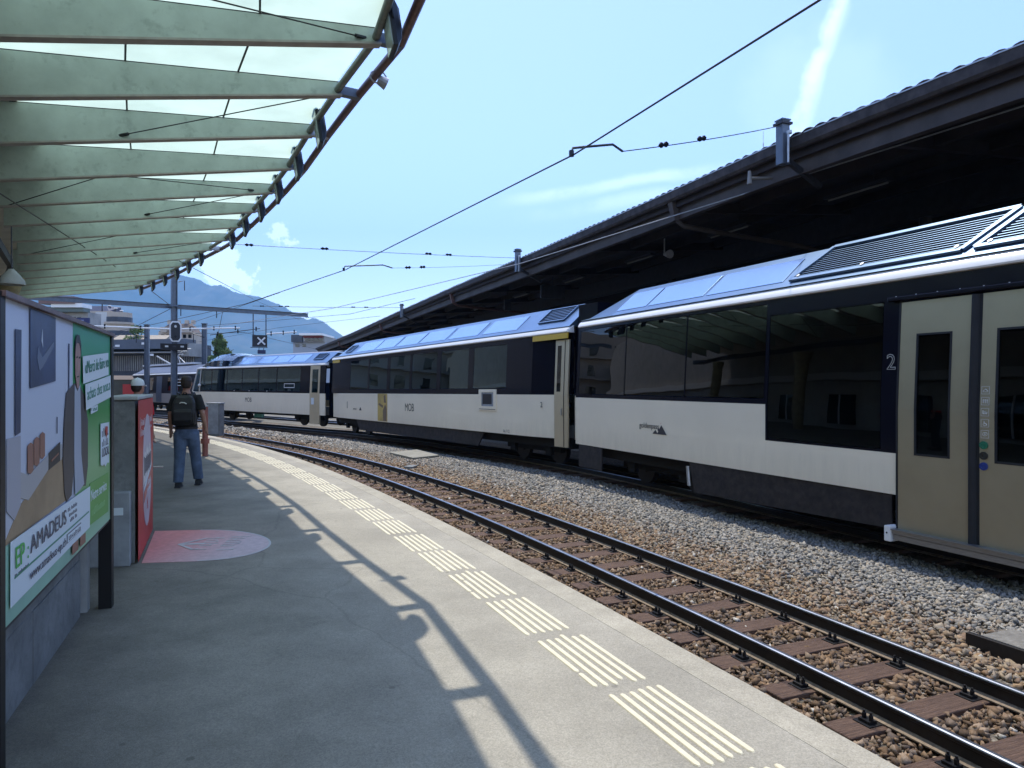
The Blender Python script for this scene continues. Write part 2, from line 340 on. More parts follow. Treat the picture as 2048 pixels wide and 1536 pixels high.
# ---------------------------------------------------------------- the curved track, as a path (s along, off to the right)
PK = (0.0103420, -0.0238407, 0.0584896, -0.0300374)
_s = np.linspace(-25, 155, 1801); _ds = _s[1] - _s[0]
_k = sum(c * (np.clip(_s, 0, 30) / 20) ** i for i, c in enumerate(PK))
_i0 = int(np.argmin(abs(_s))); _th = np.cumsum(_k) * _ds; _th += 1.938565 - _th[_i0]
_x = np.cumsum(np.cos(_th)) * _ds; _y = np.cumsum(np.sin(_th)) * _ds; _x += 4.035735 - _x[_i0]; _y += 2.535107 - _y[_i0]
def TR(s, off=0, z=0):
    x, y, t = (float(np.interp(s, _s, q)) for q in (_x, _y, _th))
    return Vector((x + off * math.sin(t), y - off * math.cos(t), z))
def RT(s):
    t = float(np.interp(s, _s, _th)); return Vector((math.sin(t), -math.cos(t), 0))
def HD(s): return float(np.interp(s, _s, _th))
def edge_off(s): return -(1.872 + .0206 * min(max(s, -3), 45))
T2S = [-25, 6, 14, 24, 33, 47, 60, 155]; T2O = [4.7, 4.75, 5.15, 5.9, 6.55, 5.7, 6.0, 6.0]
def t2off(s): return float(np.interp(s, T2S, T2O))
def zr2(s): return -.45 - .01 * min(max(s - 14, 0), 22)
def gz(s, off):
    z = -.635 - .0
    z += .05 * math.exp(-((off - 2.4) / .9) ** 2)
    w = min(max((off - 3.2) / 1.2, 0), 1)
    return z * (1 - w) + (zr2(s) - .20) * w

# ---------------------------------------------------------------- ground, platform
far = MB().add([(-9000,-3000,-.95),(9000,-3000,-.95),(9000,11000,-.95),(-9000,11000,-.95)], [(0,1,2,3)]).build('ground', earth_m, base=False); struct(far)
S = [x * .5 for x in range(-40, 300)]
offs = [-2.9, -2.0, -1.2, -.5, 0, .5, 1.2, 1.8, 2.4, 3.0, 3.6, 4.4, 5.4, 7, 9]
g = MB(); vs = []; fs = []
for s_ in S:
    for o in offs: vs.append(TR(s_, o, gz(s_, o)))
n = len(offs)
for i in range(len(S) - 1):
    for j in range(n - 1): fs.append((i*n+j, i*n+j+1, (i+1)*n+j+1, (i+1)*n+j))
g.add(vs, fs); bed = g.build('ballast_bed', ground_m, base=False); struct(bed)
# platform: deck, groove, kerb
def strip(name, s0, s1, fo0, fo1, z0, z1, mat, step=.5, kind=True, wall=False):
    m = MB(); n = int((s1 - s0) / step) + 1
    path = []
    rings = []
    for i in range(n):
        s_ = s0 + (s1 - s0) * i / (n - 1); a, c = fo0(s_), fo1(s_)
        rings.append([TR(s_, a, z0), TR(s_, c, z0), TR(s_, c, z1), TR(s_, a, z1)])
    m.loft(rings); o = m.build(name, mat, base=False)
    if kind: struct(o)
    return o
deck = MB()
for i in range(120):
    s_ = -20 + i * 1.0
    if i == 0: rr = []
    rr.append([TR(s_, edge_off(s_) - .215, 0), TR(s_, edge_off(s_) - .215, -.6), TR(s_, -9.6, -.6), TR(s_, -9.6, 0)])
deck.loft(rr); platform = deck.build('platform', asphalt, base=False); struct(platform)
kerb = strip('platform_kerb', -20, 99, lambda s: edge_off(s) - .2125, edge_off, -.7, 0.0, kerbm)
# tactile bars: six to a pad, children of the platform
bar0 = None; ntac = 0; s_ = -.55
def bar_mesh(L):
    m = MB(); w = .017; h = .005
    m.add([(-L/2,-w*.4,0),(-L/2+.02,-w,0),(L/2-.02,-w,0),(L/2,-w*.4,0),(L/2,w*.4,0),(L/2-.02,w,0),(-L/2+.02,w,0),(-L/2,w*.4,0),
           (-L/2+.006,-w*.3,h),(-L/2+.022,-w*.8,h),(L/2-.022,-w*.8,h),(L/2-.006,-w*.3,h),(L/2-.006,w*.3,h),(L/2-.022,w*.8,h),(-L/2+.022,w*.8,h),(-L/2+.006,w*.3,h)],
          [(8,9,10,11,12,13,14,15)] + [(i, (i+1) % 8, 8+(i+1) % 8, 8+i) for i in range(8)])
    return m
full = bar_mesh(.80).build('tactile_bar', tactm, platform, local=True)
shortA = bar_mesh(.56).build('tactile_bar', tactm, platform, local=True); shortB = bar_mesh(.21).build('tactile_bar', tactm, platform, local=True)
first = {id(full): True, id(shortA): True, id(shortB): True}
def put_bar(src, s_, off):
    global ntac
    M = Matrix.Translation(TR(s_, off, .001)) @ Matrix.Rotation(HD(s_), 4, 'Z')
    if first[id(src)]: src.matrix_basis = M; first[id(src)] = False
    else: share(src, 'tactile_bar', platform, mat4=M)
    ntac += 1
while ntac < 290:
    base = edge_off(s_) - .50
    st = random.uniform(-.02, .02)
    for k in range(6):
        off = base - .062 * k; sh = st + (.05 if k in (2,) else 0) * random.random() + random.uniform(-.015, .015)
        if s_ < 14 and (k in (4, 5) and random.random() < .55):
            c = random.choice((-1, 1)); put_bar(shortA, s_ + sh + c * .12, off); put_bar(shortB, s_ + sh - c * .29, off)
        else: put_bar(full, s_ + sh, off)
    s_ += .92

# ---------------------------------------------------------------- tracks
def rail_path(offn, s0, s1, z, step=.5):
    return [(TR(s_, offn(s_), z(s_)), RT(s_)) for s_ in [s0 + (s1 - s0) * i / int((s1 - s0) / step) for i in range(int((s1 - s0) / step) + 1)]]
RP = [(-.055, -.14), (.055, -.14), (.055, -.131), (.010, -.115), (.008, -.042), (.027, -.030), (.028, -.012), (.024, -.004), (.012, 0), (-.012, 0), (-.024, -.004), (-.028, -.012), (-.027, -.030), (-.008, -.042), (-.010, -.115), (-.055, -.131)]
RMI = [0, 2, 2, 0, 0, 0, 1, 1, 1, 1, 1, 0, 0, 0, 2, 2]
def sleeper_mesh():
    m = MB(); 
    m.box(-.9, .9, -.12, .12, -.30, -.145); return m
def fastener_mesh():
    m = MB(); m.box(-.16, .16, -.07, .07, -.146, -.138)
    for sx in (-1, 1):
        m.box(sx*.10-.035, sx*.10+.035, -.045, .045, -.138, -.118)
        for sy in (-.028, .028):
            m.tube([(sx*.10, sy, -.12), (sx*.10, sy, -.085)], .016, 6); m.tube([(sx*.10, sy, -.085), (sx*.10, sy, -.066)], .009, 6)
    return m
tr1 = thing('railway_track', 'rusty metre gauge track with wooden sleepers beside the platform edge', 'railway track', TR(0, 0, -.45))
for o in (-.513, .513):
    MB().sweep(RP, rail_path(lambda s: o, -12, 120, lambda s: -.45), mi=RMI).build('rail', [rail_side, rail_top, rail_foot], tr1)
sl0 = fs0 = None
for i in range(78):
    s_ = -2.2 + .62 * i; M = Matrix.Translation(TR(s_, random.uniform(-.03, .03), -.45)) @ Matrix.Rotation(HD(s_) - math.pi/2 + random.uniform(-.02, .02), 4, 'Z')
    Ml = PM[tr1.name].inverted() @ M
    if sl0 is None: sl0 = sleeper_mesh().build('sleeper', wood, tr1, bevel=.008, local=True); sl0.matrix_basis = Ml; sl = sl0
    else: sl = share(sl0, 'sleeper', tr1, mat4=Ml)
    if i < 46:
        for o in (-.513, .513):
            if fs0 is None: fs0 = fastener_mesh().build('rail_fastener', iron, sl, local=True); fs0.location = (o, 0, 0)
            else: share(fs0, 'rail_fastener', sl, loc=(o, 0, 0), rot=(0,0,0))
tr2 = thing('railway_track', 'shaded track lying underneath the beige and navy train', 'railway track', TR(10, 4.9, -.45))
for o in (-.513, .513):
    MB().sweep(RP, rail_path(lambda s: t2off(s) + o, -12, 120, zr2), mi=RMI).build('rail', [rail_side, rail_top, rail_foot], tr2)
for i in range(70):
    s_ = 1 + .66 * i; M = Matrix.Translation(TR(s_, t2off(s_), zr2(s_))) @ Matrix.Rotation(HD(s_) - math.pi/2, 4, 'Z')
    share(sl0, 'sleeper', tr2, mat4=PM[tr2.name].inverted() @ M)
# a track curving off at the far left, another behind the train
for k_, (oo, lab) in enumerate(((10.3, 'third track curving away in the sunlight behind the train'),)):
    t_ = thing('railway_track', lab, 'railway track', TR(40, oo, -.6))
    for o in (-.513, .513):
        MB().sweep(RP, rail_path(lambda s: oo + o, 20, 110, lambda s: -.62, 1.0), mi=RMI).build('rail', [rail_side, rail_top, rail_foot], t_)

# ---------------------------------------------------------------- ballast stones (nobody could count them)
phi = (1 + 5 ** .5) / 2
ICO = np.array([(-1,phi,0),(1,phi,0),(-1,-phi,0),(1,-phi,0),(0,-1,phi),(0,1,phi),(0,-1,-phi),(0,1,-phi),(phi,0,-1),(phi,0,1),(-phi,0,-1),(-phi,0,1)]) / math.hypot(1, phi)
CUB = np.array([(-1,-1,-1),(1,-1,-1),(1,1,-1),(-1,1,-1),(-1,-1,1),(1,-1,1),(1,1,1),(-1,1,1)]) * .66
CUF = np.array([(0,2,1),(0,3,2),(4,5,6),(4,6,7),(0,1,5),(0,5,4),(1,2,6),(1,6,5),(2,3,7),(2,7,6),(3,0,4),(3,4,7)])
ICF = np.array([(0,11,5),(0,5,1),(0,1,7),(0,7,10),(0,10,11),(1,5,9),(5,11,4),(11,10,2),(10,7,6),(7,1,8),(3,9,4),(3,4,2),(3,2,6),(3,6,8),(3,8,9),(4,9,5),(2,4,11),(6,2,10),(8,6,7),(9,8,1)])
def stones(name, n, s0, s1, o0, o1, size, zoff=0.0, bias=1.0):
    u = rng.random(n) ** bias; ss = s0 + (s1 - s0) * u; oo = o0 + (o1 - o0) * rng.random(n)
    sv = np.mod(ss + 2.2, .62); sv = np.minimum(sv, .62 - sv)
    onsl = (sv < .125) & (abs(oo) < .92)
    keep = ~(onsl & (rng.random(n) < .94)) & ~(abs(abs(oo) - .513) < .05)
    eo = -(1.872 + .0206 * ss); keep &= oo > eo + .02
    ss, oo = ss[keep], oo[keep]; n = len(ss)
    x = np.interp(ss, _s, _x); y = np.interp(ss, _s, _y); t = np.interp(ss, _s, _th)
    X = x + oo * np.sin(t); Y = y - oo * np.cos(t)
    Z = np.array([gz(a, c) for a, c in zip(ss, oo)]) + rng.random(n) * .035 + zoff
    sl_ = np.mod(ss + 2.2, .62); sl_ = np.minimum(sl_, .62 - sl_)
    Z += np.where((sl_ < .16) & (abs(oo) < 1.0), -.012, 0)
    r = size * (.55 + .85 * rng.random(n) ** 1.5)
    sh = (CUB[None] + .27 * rng.standard_normal((n, 8, 3)).clip(-1.7, 1.7)) * (np.array([1.25, .95, .62])[None, None] * (.8 + .4 * rng.random((n, 1, 3))))
    # random rotation
    q = rng.standard_normal((n, 4)); q[:, 1:3] *= .45; q /= np.linalg.norm(q, axis=1, keepdims=True)
    w, a, b_, c = q.T
    Rm = np.empty((n, 3, 3)); Rm[:,0,0]=1-2*(b_*b_+c*c); Rm[:,0,1]=2*(a*b_-c*w); Rm[:,0,2]=2*(a*c+b_*w)
    Rm[:,1,0]=2*(a*b_+c*w); Rm[:,1,1]=1-2*(a*a+c*c); Rm[:,1,2]=2*(b_*c-a*w); Rm[:,2,0]=2*(a*c-b_*w); Rm[:,2,1]=2*(b_*c+a*w); Rm[:,2,2]=1-2*(a*a+b_*b_)
    V = np.einsum('nij,nkj->nki', Rm, sh) * r[:, None, None] + np.stack([X, Y, Z], 1)[:, None]
    Fc = (CUF[None] + (np.arange(n) * 8)[:, None, None]).reshape(-1, 3)
    me = bpy.data.meshes.new(name); me.vertices.add(n * 8); me.vertices.foreach_set('co', V.reshape(-1))
    nf = len(Fc); me.loops.add(nf * 3); me.loops.foreach_set('vertex_index', Fc.reshape(-1)); me.polygons.add(nf)
    me.polygons.foreach_set('loop_start', np.arange(nf) * 3); me.update(calc_edges=True)
    wgt = np.clip((oo - 1.35 + .25 * rng.standard_normal(n)) / .75, 0, 1)[:, None]
    # brown rust nearest the rails, grey further out
    pal = np.array([(.135,.085,.048),(.18,.115,.066),(.10,.066,.042),(.21,.14,.085),(.14,.105,.08),(.24,.175,.12)])
    palt = np.array([(.25,.165,.092),(.21,.135,.08),(.28,.215,.14),(.24,.20,.155),(.17,.115,.076)])
    palg = np.array([(.255,.24,.21),(.28,.265,.235),(.215,.21,.19),(.31,.29,.25),(.19,.185,.17),(.27,.23,.175)])
    cb = pal[rng.integers(0, 6, n)]; ct = palt[rng.integers(0, 5, n)]; cgc = palg[rng.integers(0, 6, n)]
    wt = np.clip((oo - .58) / .25, 0, 1)[:, None]
    col = (cb * (1 - wt) + ct * wt) * (1 - wgt) + cgc * wgt
    col *= .8 + .4 * rng.random((n, 1)); li = rng.random(n) < .012; col[li] = (.45, .42, .36)
    ca = np.ones((n, 8, 4)); ca[:, :, :3] = col[:, None]
    at = me.color_attributes.new('stone', 'FLOAT_COLOR', 'POINT'); at.data.foreach_set('color', ca.reshape(-1))
    me.materials.append(stone_m); o = bpy.data.objects.new(name, me); C.objects.link(o)
    o['kind'] = 'stuff'; tag(o, 'loose crushed stone ballast, rusty brown by the rails and pale grey beyond', 'ballast'); return o
stones('ballast_stones', 60000, -.2, 11, -2.15, 3.9, .0265)
stones('ballast_stones', 54000, 11, 27, -2.4, 4.2, .031)
stones('ballast_stones', 9000, 27, 50, -1.5, 4.6, .055)
PM_ = PM

# ---------------------------------------------------------------- glass canopy over the near platform
_kr = ([-20, 0, 1, 2, 3, 4, 5, 7, 8, 9, 10, 12, 13, 20], [.12, .12, .14, -.06, -.12, -.03, 0, .05, .15, .04, -.1, -.02, 0, 0])
def KP(k):
    if k < 1: j = 1 - k; p1 = KP(1); return p1 + Vector((.565*j - .022*j*j, -1.49*j - .008*j*j, 0))
    return Vector((-.0139*k*k - .7197*k - .7567, -.01108*k*k + 1.6121*k + 6.0255 + float(np.interp(k, *_kr)), 0))
def KT(k):
    if k < 1: return (KP(k + .25) - KP(k - .25)).normalized()
    return Vector((-.0278*k - .7197, -.02216*k + 1.6121, 0)).normalized()
def KN(k): t = KT(k); return Vector((-t.y, t.x, 0))          # inward, away from the track
ZB = lambda t: 5.42 - .185 * t
ZT = lambda t: 5.60 - .090 * t
can = thing('glass_canopy', 'curved platform canopy with tapering pale green ribs under frosted glass', 'canopy', KP(5) + KN(5) * 4.5)
K0, K1 = -7, 16
for k in range(K0, K1):
    p, n_ = KP(k), KN(k); t_ = KT(k); m = MB(); w = t_ * .025
    a, b_ = -.05, 4.4
    A = [p + n_*a + Vector((0,0,ZB(a)+.02)), p + n_*b_ + Vector((0,0,ZB(b_)+.02)), p + n_*b_ + Vector((0,0,ZT(b_))), p + n_*a + Vector((0,0,ZT(a)))]
    m.loft([[q - w for q in A], [q + w for q in A]])
    rib = m.build('rib', ribm, can)
    m = MB(); m.bar(p + n_*a + Vector((0,0,ZB(a)+.008)), p + n_*b_ + Vector((0,0,ZB(b_)+.008)), .12, .022); m.build('flange', flangem, rib)
    m = MB(); m.bar(p + n_*a + Vector((0,0,ZT(a)+.004)), p + n_*3.7 + Vector((0,0,ZT(3.7)+.004)), .05, .012); m.build('glazing_bar', steel_d, rib)
    m = MB(); m.bar(p - n_*.29 + Vector((0,0,5.49)), p - n_*.0 + Vector((0,0,5.50)), .10, .11); m.build('outrigger', steel_g if k % 3 else galv, rib)
    if k < K1 - 1:                                            # three frosted panes to a bay
        q, nq = KP(k + 1), KN(k + 1)
        for i, (t0, t1) in enumerate(((.0, 1.20), (1.20, 2.40), (2.40, 3.62))):
            mm = MB(); e = .02
            c4 = []
            for (tt, f) in ((t0, 0), (t1, 0), (t1, 1), (t0, 1)):
                P0 = p + n_*tt + Vector((0,0,ZT(tt)+.012)); P1 = q + nq*tt + Vector((0,0,ZT(tt)+.012)); c4.append(P0.lerp(P1, f))
            mm.add(c4, [(0,1,2,3)]).build('glass_pane', cg, can)
            if i: MB().bar(c4[0] - Z3*.006, c4[3] - Z3*.006, .022, .008).build('pane_joint', steel_d, can)
def kpath(t, z, k0=K0, k1=K1-1, st=.25): return [KP(k0 + st*i) + KN(k0 + st*i) * t + Vector((0,0,z)) for i in range(int((k1-k0)/st) + 1)]
# the tubes run straight from rib to rib
MB().tube([KP(k) + KN(k) * .0 + Vector((0,0,5.50)) for k in range(K0, K1)], .045, 10).build('inner_tube', tube_g, can, smooth=True)
MB().tube([KP(k) - KN(k) * .28 + Vector((0,0,5.49)) for k in range(K0, K1)], .052, 10).build('outer_tube', brownst, can, smooth=True)
for k in range(K0, K1 - 1): pass
sof = MB(); sof.loft([[KP(k)+KN(k)*3.62+Vector((0,0,ZT(3.62)+.01)), KP(k)+KN(k)*8.5+Vector((0,0,4.75)), KP(k)+KN(k)*8.5+Vector((0,0,4.95)), KP(k)+KN(k)*3.62+Vector((0,0,ZT(3.62)+.14))] for k in range(K0, K1)])
sof.build('soffit', soffit_m, can)
MB().loft([[KP(k)+KN(k)*4.5+Vector((0,0,4.32)), KP(k)+KN(k)*4.6+Vector((0,0,4.32)), KP(k)+KN(k)*4.6+Vector((0,0,4.5)), KP(k)+KN(k)*4.5+Vector((0,0,4.5))] for k in range(K0, K1)]).build('long_beam', steel_d, can)
pill = pm('ochre_stone_column', (.34, .28, .16), .85, 0, .25, 6, bump=.4, bscale=18)
for k in (-5, 0, 4.4, 8.8, 13.2):
    c = KP(k) + KN(k) * 4.55; m = MB(); m.tube([c, c + Vector((0,0,4.25))], [.21, .19], 16); m.tube([c + Vector((0,0,3.9)), c + Vector((0,0,4.25))], [.2, .3], 16); m.build('column', pill, can, smooth=True)
# thin tie rods under the glass
for i, (k, kt, t0, t1) in enumerate(((3, 2, 2.5, .15), (1, 0, .1, 2.7), (4, 5, 2.6, 5.4), (6, 5, 2.1, .3), (7, 8, 2.0, 4.6), (5, 4, .3, 2.6), (9, 8, 1.9, .3))):
    a = KP(k) + KN(k)*min(t0, 4.2) + Vector((0,0,ZB(t0)+.08)); b_ = KP(kt) + KN(kt)*min(t1, 4.2) + Vector((0,0,ZB(min(t1, 4.2))+.02))
    r_ = MB().tube([a, b_], .008, 5).build('tie_rod', steel_d, can)
    MB().tube([a.lerp(b_, .0), a.lerp(b_, .05)], .022, 6).build('turnbuckle', steel_d, r_)
# floodlights along the edge
ords = ['first','second','third','fourth','fifth','sixth','seventh','eighth','ninth','tenth','eleventh','twelfth','thirteenth']
fl0 = None
for i, k in enumerate((1, 3, 4, 5, 6, 7, 8, 10, 11, 12, 13, 14, 15)):
    p, n_, t_ = KP(k), KN(k), KT(k)
    c = p - n_*.03 - t_*.48 + Vector((0,0,5.42))
    M = Matrix.Translation(c) @ Matrix.Rotation(math.atan2(t_.y, t_.x) + R(-7), 4, 'Z') @ Matrix.Rotation(R(-9), 4, 'X') @ Matrix.Diagonal((.9, 1.0, 1.08, 1))
    lab = 'black floodlight on the canopy edge, %s counting away from the camera' % ords[i]
    if fl0 is None:
        fl0 = thing('floodlight', lab, 'floodlight', M=M, group='floodlights along the canopy edge')
        m = MB(); m.box(-.2, .2, -.02, .03, -.25, .25)
        m.build('housing', floodm, fl0, local=True, bevel=.01)
        m = MB(); m.loft([[(-.19,-.018,-.24),(.19,-.018,-.24),(.19,-.018,.24),(-.19,-.018,.24)],[(-.15,-.07,-.17),(.15,-.07,-.17),(.15,-.07,.15),(-.15,-.07,.15)],[(-.09,-.10,-.06),(.09,-.10,-.06),(.09,-.10,.13),(-.09,-.10,.13)]][::-1])
        m.build('housing_back', floodm, fl0, local=True)
        MB().box(-.185, .185, .0305, .038, -.235, .235).build('lens', floodg, fl0, local=True)
        m = MB(); m.tube([(-.215,0,.0),(-.215,0,.27),(-.10,0,.30),(.1,0,.30),(.215,0,.27),(.215,0,0)], .012, 6); m.build('bracket', iron, fl0, local=True)
    else:
        f_ = fl0.copy(); C.objects.link(f_); f_.matrix_basis = M; f_['label'] = lab
        for ch in list(fl0.children):
            c2 = ch.copy(); C.objects.link(c2); c2.parent = f_
lp = KP(1.5) - KN(1.5) * .28
m = thing('clamp_lamp', 'small round lamp clamped on the outer canopy tube between the two nearest ribs', 'lamp', lp + Vector((0,0,5.49)))
MB().tube([lp + KN(1.5)*.0 + Vector((0,0,5.40)) - KT(1.5)*.0, lp - KN(1.5)*.10 + Vector((0,0,5.36))], [.055, .075], 12).build('lamp_head', galv, m)
MB().tube([lp + Vector((0,0,5.43)) + KN(1.5)*.10*math.cos(a) + Vector((0,0,.08*math.sin(a))) for a in np.linspace(0, 6.28, 12)], .010, 5).build('clamp', galv, m)
lc = Vector((-6.45, 9.15, 3.0)); t_ = thing('pendant_lamp', 'grey bell shaped pendant lamp beside the ochre column at the left', 'lamp', lc)
MB().tube([lc, lc + Vector((0,0,.05)), lc + Vector((0,0,.12)), lc + Vector((0,0,.2))], [.155, .15, .10, .03], 18).build('lamp_shade', concrete_l, t_, smooth=True)
MB().tube([lc + Vector((0,0,.2)), lc + Vector((0,0,.75))], .008, 6).build('hanging_rod', steel_d, t_)
# long guy wire from the beam to the far rib
tag(MB().tube([KP(4.0)+KN(4.0)*4.1+Vector((0,0,4.5)), Vector((-14.1, 26.8, 5.6))], .011, 5).build('guy_wire', wirem), 'thin dark guy wire slanting below the canopy ribs at the left', 'wire')

# ---------------------------------------------------------------- station building at the left (seen in reflections, and past the posters)
sb = thing('station_building', 'pale rendered station building behind the posters under the canopy', 'building', TR(8, -9.8, 0))
cr_w = pm('white_cornice', (.6,.58,.52), .8)
rend = pm('pale_render_wall', (.40, .37, .31), .9, 0, .12, 1.5)
MB().loft([[TR(s_, -9.7, -.2), TR(s_, -10.0, -.2), TR(s_, -10.0, 8.5), TR(s_, -9.7, 8.5)] for s_ in range(-18, 100, 2)]).build('wall', rend, sb)
for s_ in range(-15, 98, 4):
    a = TR(s_, -9.68); d = TR(s_+1, -9.68) - TR(s_, -9.68); d.z = 0; d.normalize(); u = Vector((0,0,1)); nn = RT(s_)
    w_ = MB().obox(a + u*1.45, d*.75, nn*.03, u*1.3).build('window', glass_teal if s_ % 8 else steel_d, sb)
    MB().obox(a + u*1.45 + nn*.045, d*.03, nn*.02, u*1.3).build('glazing_bar', white, w_)
MB().loft([[TR(s_, -9.5, 3.3), TR(s_, -9.69, 3.3), TR(s_, -9.69, 3.6), TR(s_, -9.5, 3.6)] for s_ in range(-18, 100, 2)]).build('cornice', cr_w, sb)
MB().loft([[TR(s_, -10.02, -.2), TR(s_, -18, -.2), TR(s_, -18, 8.5), TR(s_, -10.02, 8.5)] for s_ in range(-18, 100, 2)]).build('building_core', rend, sb)

# ---------------------------------------------------------------- poster wall
PA, PD = Vector((-2.15, 3.0, 0)), Vector((-.358, .934, 0)); PNn = Vector((.934, .358, 0))
def PP(u, v, o=0): return PA + PD*u + PNn*o + Vector((0, 0, .685 + v))
board = thing('billboard', 'wide advertising poster for a shop with green right end, on black posts', 'billboard', PP(1.3, -.685))
Z3v = Vector((0,0,1))
def ppoly(name, pts, mat, off, par=None, th=.0016):
    m = MB(); a = [PP(u, v, off) for u, v in pts]; b_ = [PP(u, v, off + th) for u, v in pts]
    m.loft([b_, a]); return m.build(name, mat, par or board)
def gradmat(name, stops, axis='X', rough=.45):
    m = bpy.data.materials.new(name); m.use_nodes = True; N, Lk, b = nodes_of(m); t = N.new('ShaderNodeTexCoord'); sx = N.new('ShaderNodeSeparateXYZ')
    rp = N.new('ShaderNodeValToRGB'); Lk.new(t.outputs['Generated'], sx.inputs[0]); Lk.new(sx.outputs[axis], rp.inputs[0]); b.inputs['Roughness'].default_value = rough
    e = rp.color_ramp.elements; e[0].position = stops[0][0]; e[0].color = (*stops[0][1], 1); e[1].position = stops[-1][0]; e[1].color = (*stops[-1][1], 1)
    for pz, c in stops[1:-1]: q = e.new(pz); q.color = (*c, 1)
    Lk.new(rp.outputs[0], b.inputs['Base Color']); return m
bgm = gradmat('poster_room_print', [(0, (.44,.44,.47)), (.5, (.52,.57,.67)), (1, (.57,.63,.76))], 'Z')
grm = gradmat('poster_green_print', [(0, (.32,.56,.38)), (.22, (.18,.42,.15)), (.38, (.26,.48,.22)), (.6, (.035,.27,.05)), (1, (.04,.33,.19))], 'Z')
flm = pm('poster_floor_print', (.32, .225, .13), .5, 0, .15, 4); pdk = pm('poster_dark_blue_print', (.035, .055, .12), .4, 0, .35, 3)
MB().obox(PP(1.32, .70, -.03), PD*1.375, PNn*.028, Vector((0,0,.72))).build('backing_board', steel_d, board)
ppoly('poster_sheet', [(-.02,0),(2.62,0),(2.62,1.4),(-.02,1.4)], bgm, .0)
m = MB()
m.obox(PP(1.3, 1.412, .0), PD*1.375, PNn*.03, Vector((0,0,.012))); m.build('top_edge', brownst, board)
m = MB(); m.obox(PP(2.665, .35, -.03), PD*.05, PNn*.045, Vector((0,0,1.07))); m.build('post', iron, board)
m = MB(); m.obox(PP(-.06, .35, -.03), PD*.035, PNn*.045, Vector((0,0,1.07))); m.build('post', iron, board)
ppoly('printed_picture', [(-.02,.345),(.235,.486),(.727,.59),(1.065,.624),(1.25,.62),(1.25,.37),(-.02,.345)], flm, .002)
ppoly('printed_picture', [(.235,.635),(.359,.607),(.727,.665),(1.04,.70),(1.04,.615),(.727,.59),(.359,.488),(.235,.518)], pm('poster_cabinet_print', (.40,.39,.39), .5), .004)
ppoly('printed_picture', [(.03,.80),(.235,.80),(.235,.486),(.138,.434),(.03,.489)], pm('poster_pillar_print', (.38,.38,.42), .5), .004)
ppoly('printed_picture', [(.146,.806),(.227,.816),(.24,1.281),(.149,1.278)], pdk, .006)
tv = ppoly('printed_picture', [(.385,1.014),(.881,1.051),(.881,1.392),(.385,1.396)], pdk, .006)
gp = pm('poster_guitar_print', (.14, .17, .24), .5)
ppoly('printed_picture', [(.50,1.16),(.54,1.10),(.60,1.12),(.83,1.235),(.83,1.26),(.60,1.17),(.55,1.19),(.52,1.22)], gp, .008); ppoly('printed_picture', [(.58,1.25),(.61,1.22),(.60,1.31)], pm('poster_glint_print', (.5,.55,.62), .5), .008)
cb = pm('poster_copper_print', (.28, .13, .09), .5)
for a, b_ in ((.343, .44), (.454, .551), (.564, .656)):
    ht = {.343: (.62, .745), .454: (.645, .765), .564: (.67, .782)}[a]
    ppoly('printed_picture', [(a,ht[0]),((a+b_)/2,ht[0]-.012),(b_,ht[0]),(b_,ht[1]),((a+b_)/2,ht[1]+.012),(a,ht[1])], cb, .006)
ppoly('printed_picture', [(.736,.588),(.984,.612),(.984,.715),(.736,.675)], black, .006)
ppoly('printed_picture', [(.78,.625),(.94,.65),(.94,.66),(.78,.635)], cb, .008)
ppoly('printed_picture', [(.912,.766),(.926,.766),(.926,.856),(.912,.856)], pdk, .006)
# green end panel with a soft left border
ppoly('printed_picture', [(1.40,0),(2.62,0),(2.62,1.4),(1.33,1.4),(1.33,1.0),(1.40,.9)], grm, .002)
ppoly('printed_picture', [(-.02,0),(1.42,0),(1.42,.30),(-.02,.345)], pm('poster_pale_green_print', (.28,.50,.38), .5, 0, .1, 2), .003)
# printed man: coat, shirt, face, hair
ppoly('printed_picture', [(1.20,1.27),(1.23,1.27),(1.22,.92),(1.20,.92)], pdk, .004)
coatm = pm('poster_coat_print', (.055,.048,.05), .5, 0, .2, 3); skinp = pm('poster_skin_print', (.36,.21,.18), .5, 0, .15, 5)
ppoly('printed_picture', [(1.34,1.04),(1.135,.984),(1.08,.80),(1.051,.60),(1.09,.42),(1.14,.36),(1.27,.38),(1.34,.55),(1.54,.55),(1.60,.39),(1.68,.38),(1.75,.50),(1.75,.80),(1.64,.963),(1.50,1.03)], coatm, .006)
ppoly('printed_picture', [(1.345,1.03),(1.42,.99),(1.50,1.03),(1.525,.80),(1.53,.60),(1.62,.40),(1.50,.38),(1.36,.37),(1.33,.60)], pm('poster_shirt_print', (.38,.42,.50), .5), .008)
ppoly('printed_picture', [(1.345,1.25),(1.355,1.09),(1.40,1.01),(1.45,1.01),(1.49,1.09),(1.50,1.25),(1.47,1.30),(1.38,1.30)], skinp, .010)
ppoly('printed_picture', [(1.335,1.18),(1.345,1.29),(1.39,1.335),(1.46,1.335),(1.51,1.28),(1.51,1.19),(1.495,1.25),(1.46,1.285),(1.38,1.285),(1.35,1.25)], black, .012)
for dx in (.375, .445): ppoly('printed_picture', [(1+dx,1.19),(1+dx+.035,1.195),(1+dx+.035,1.205),(1+dx,1.20)], black, .012)
ppoly('printed_picture', [(1.40,1.075),(1.45,1.078),(1.45,1.086),(1.40,1.082)], black, .012)
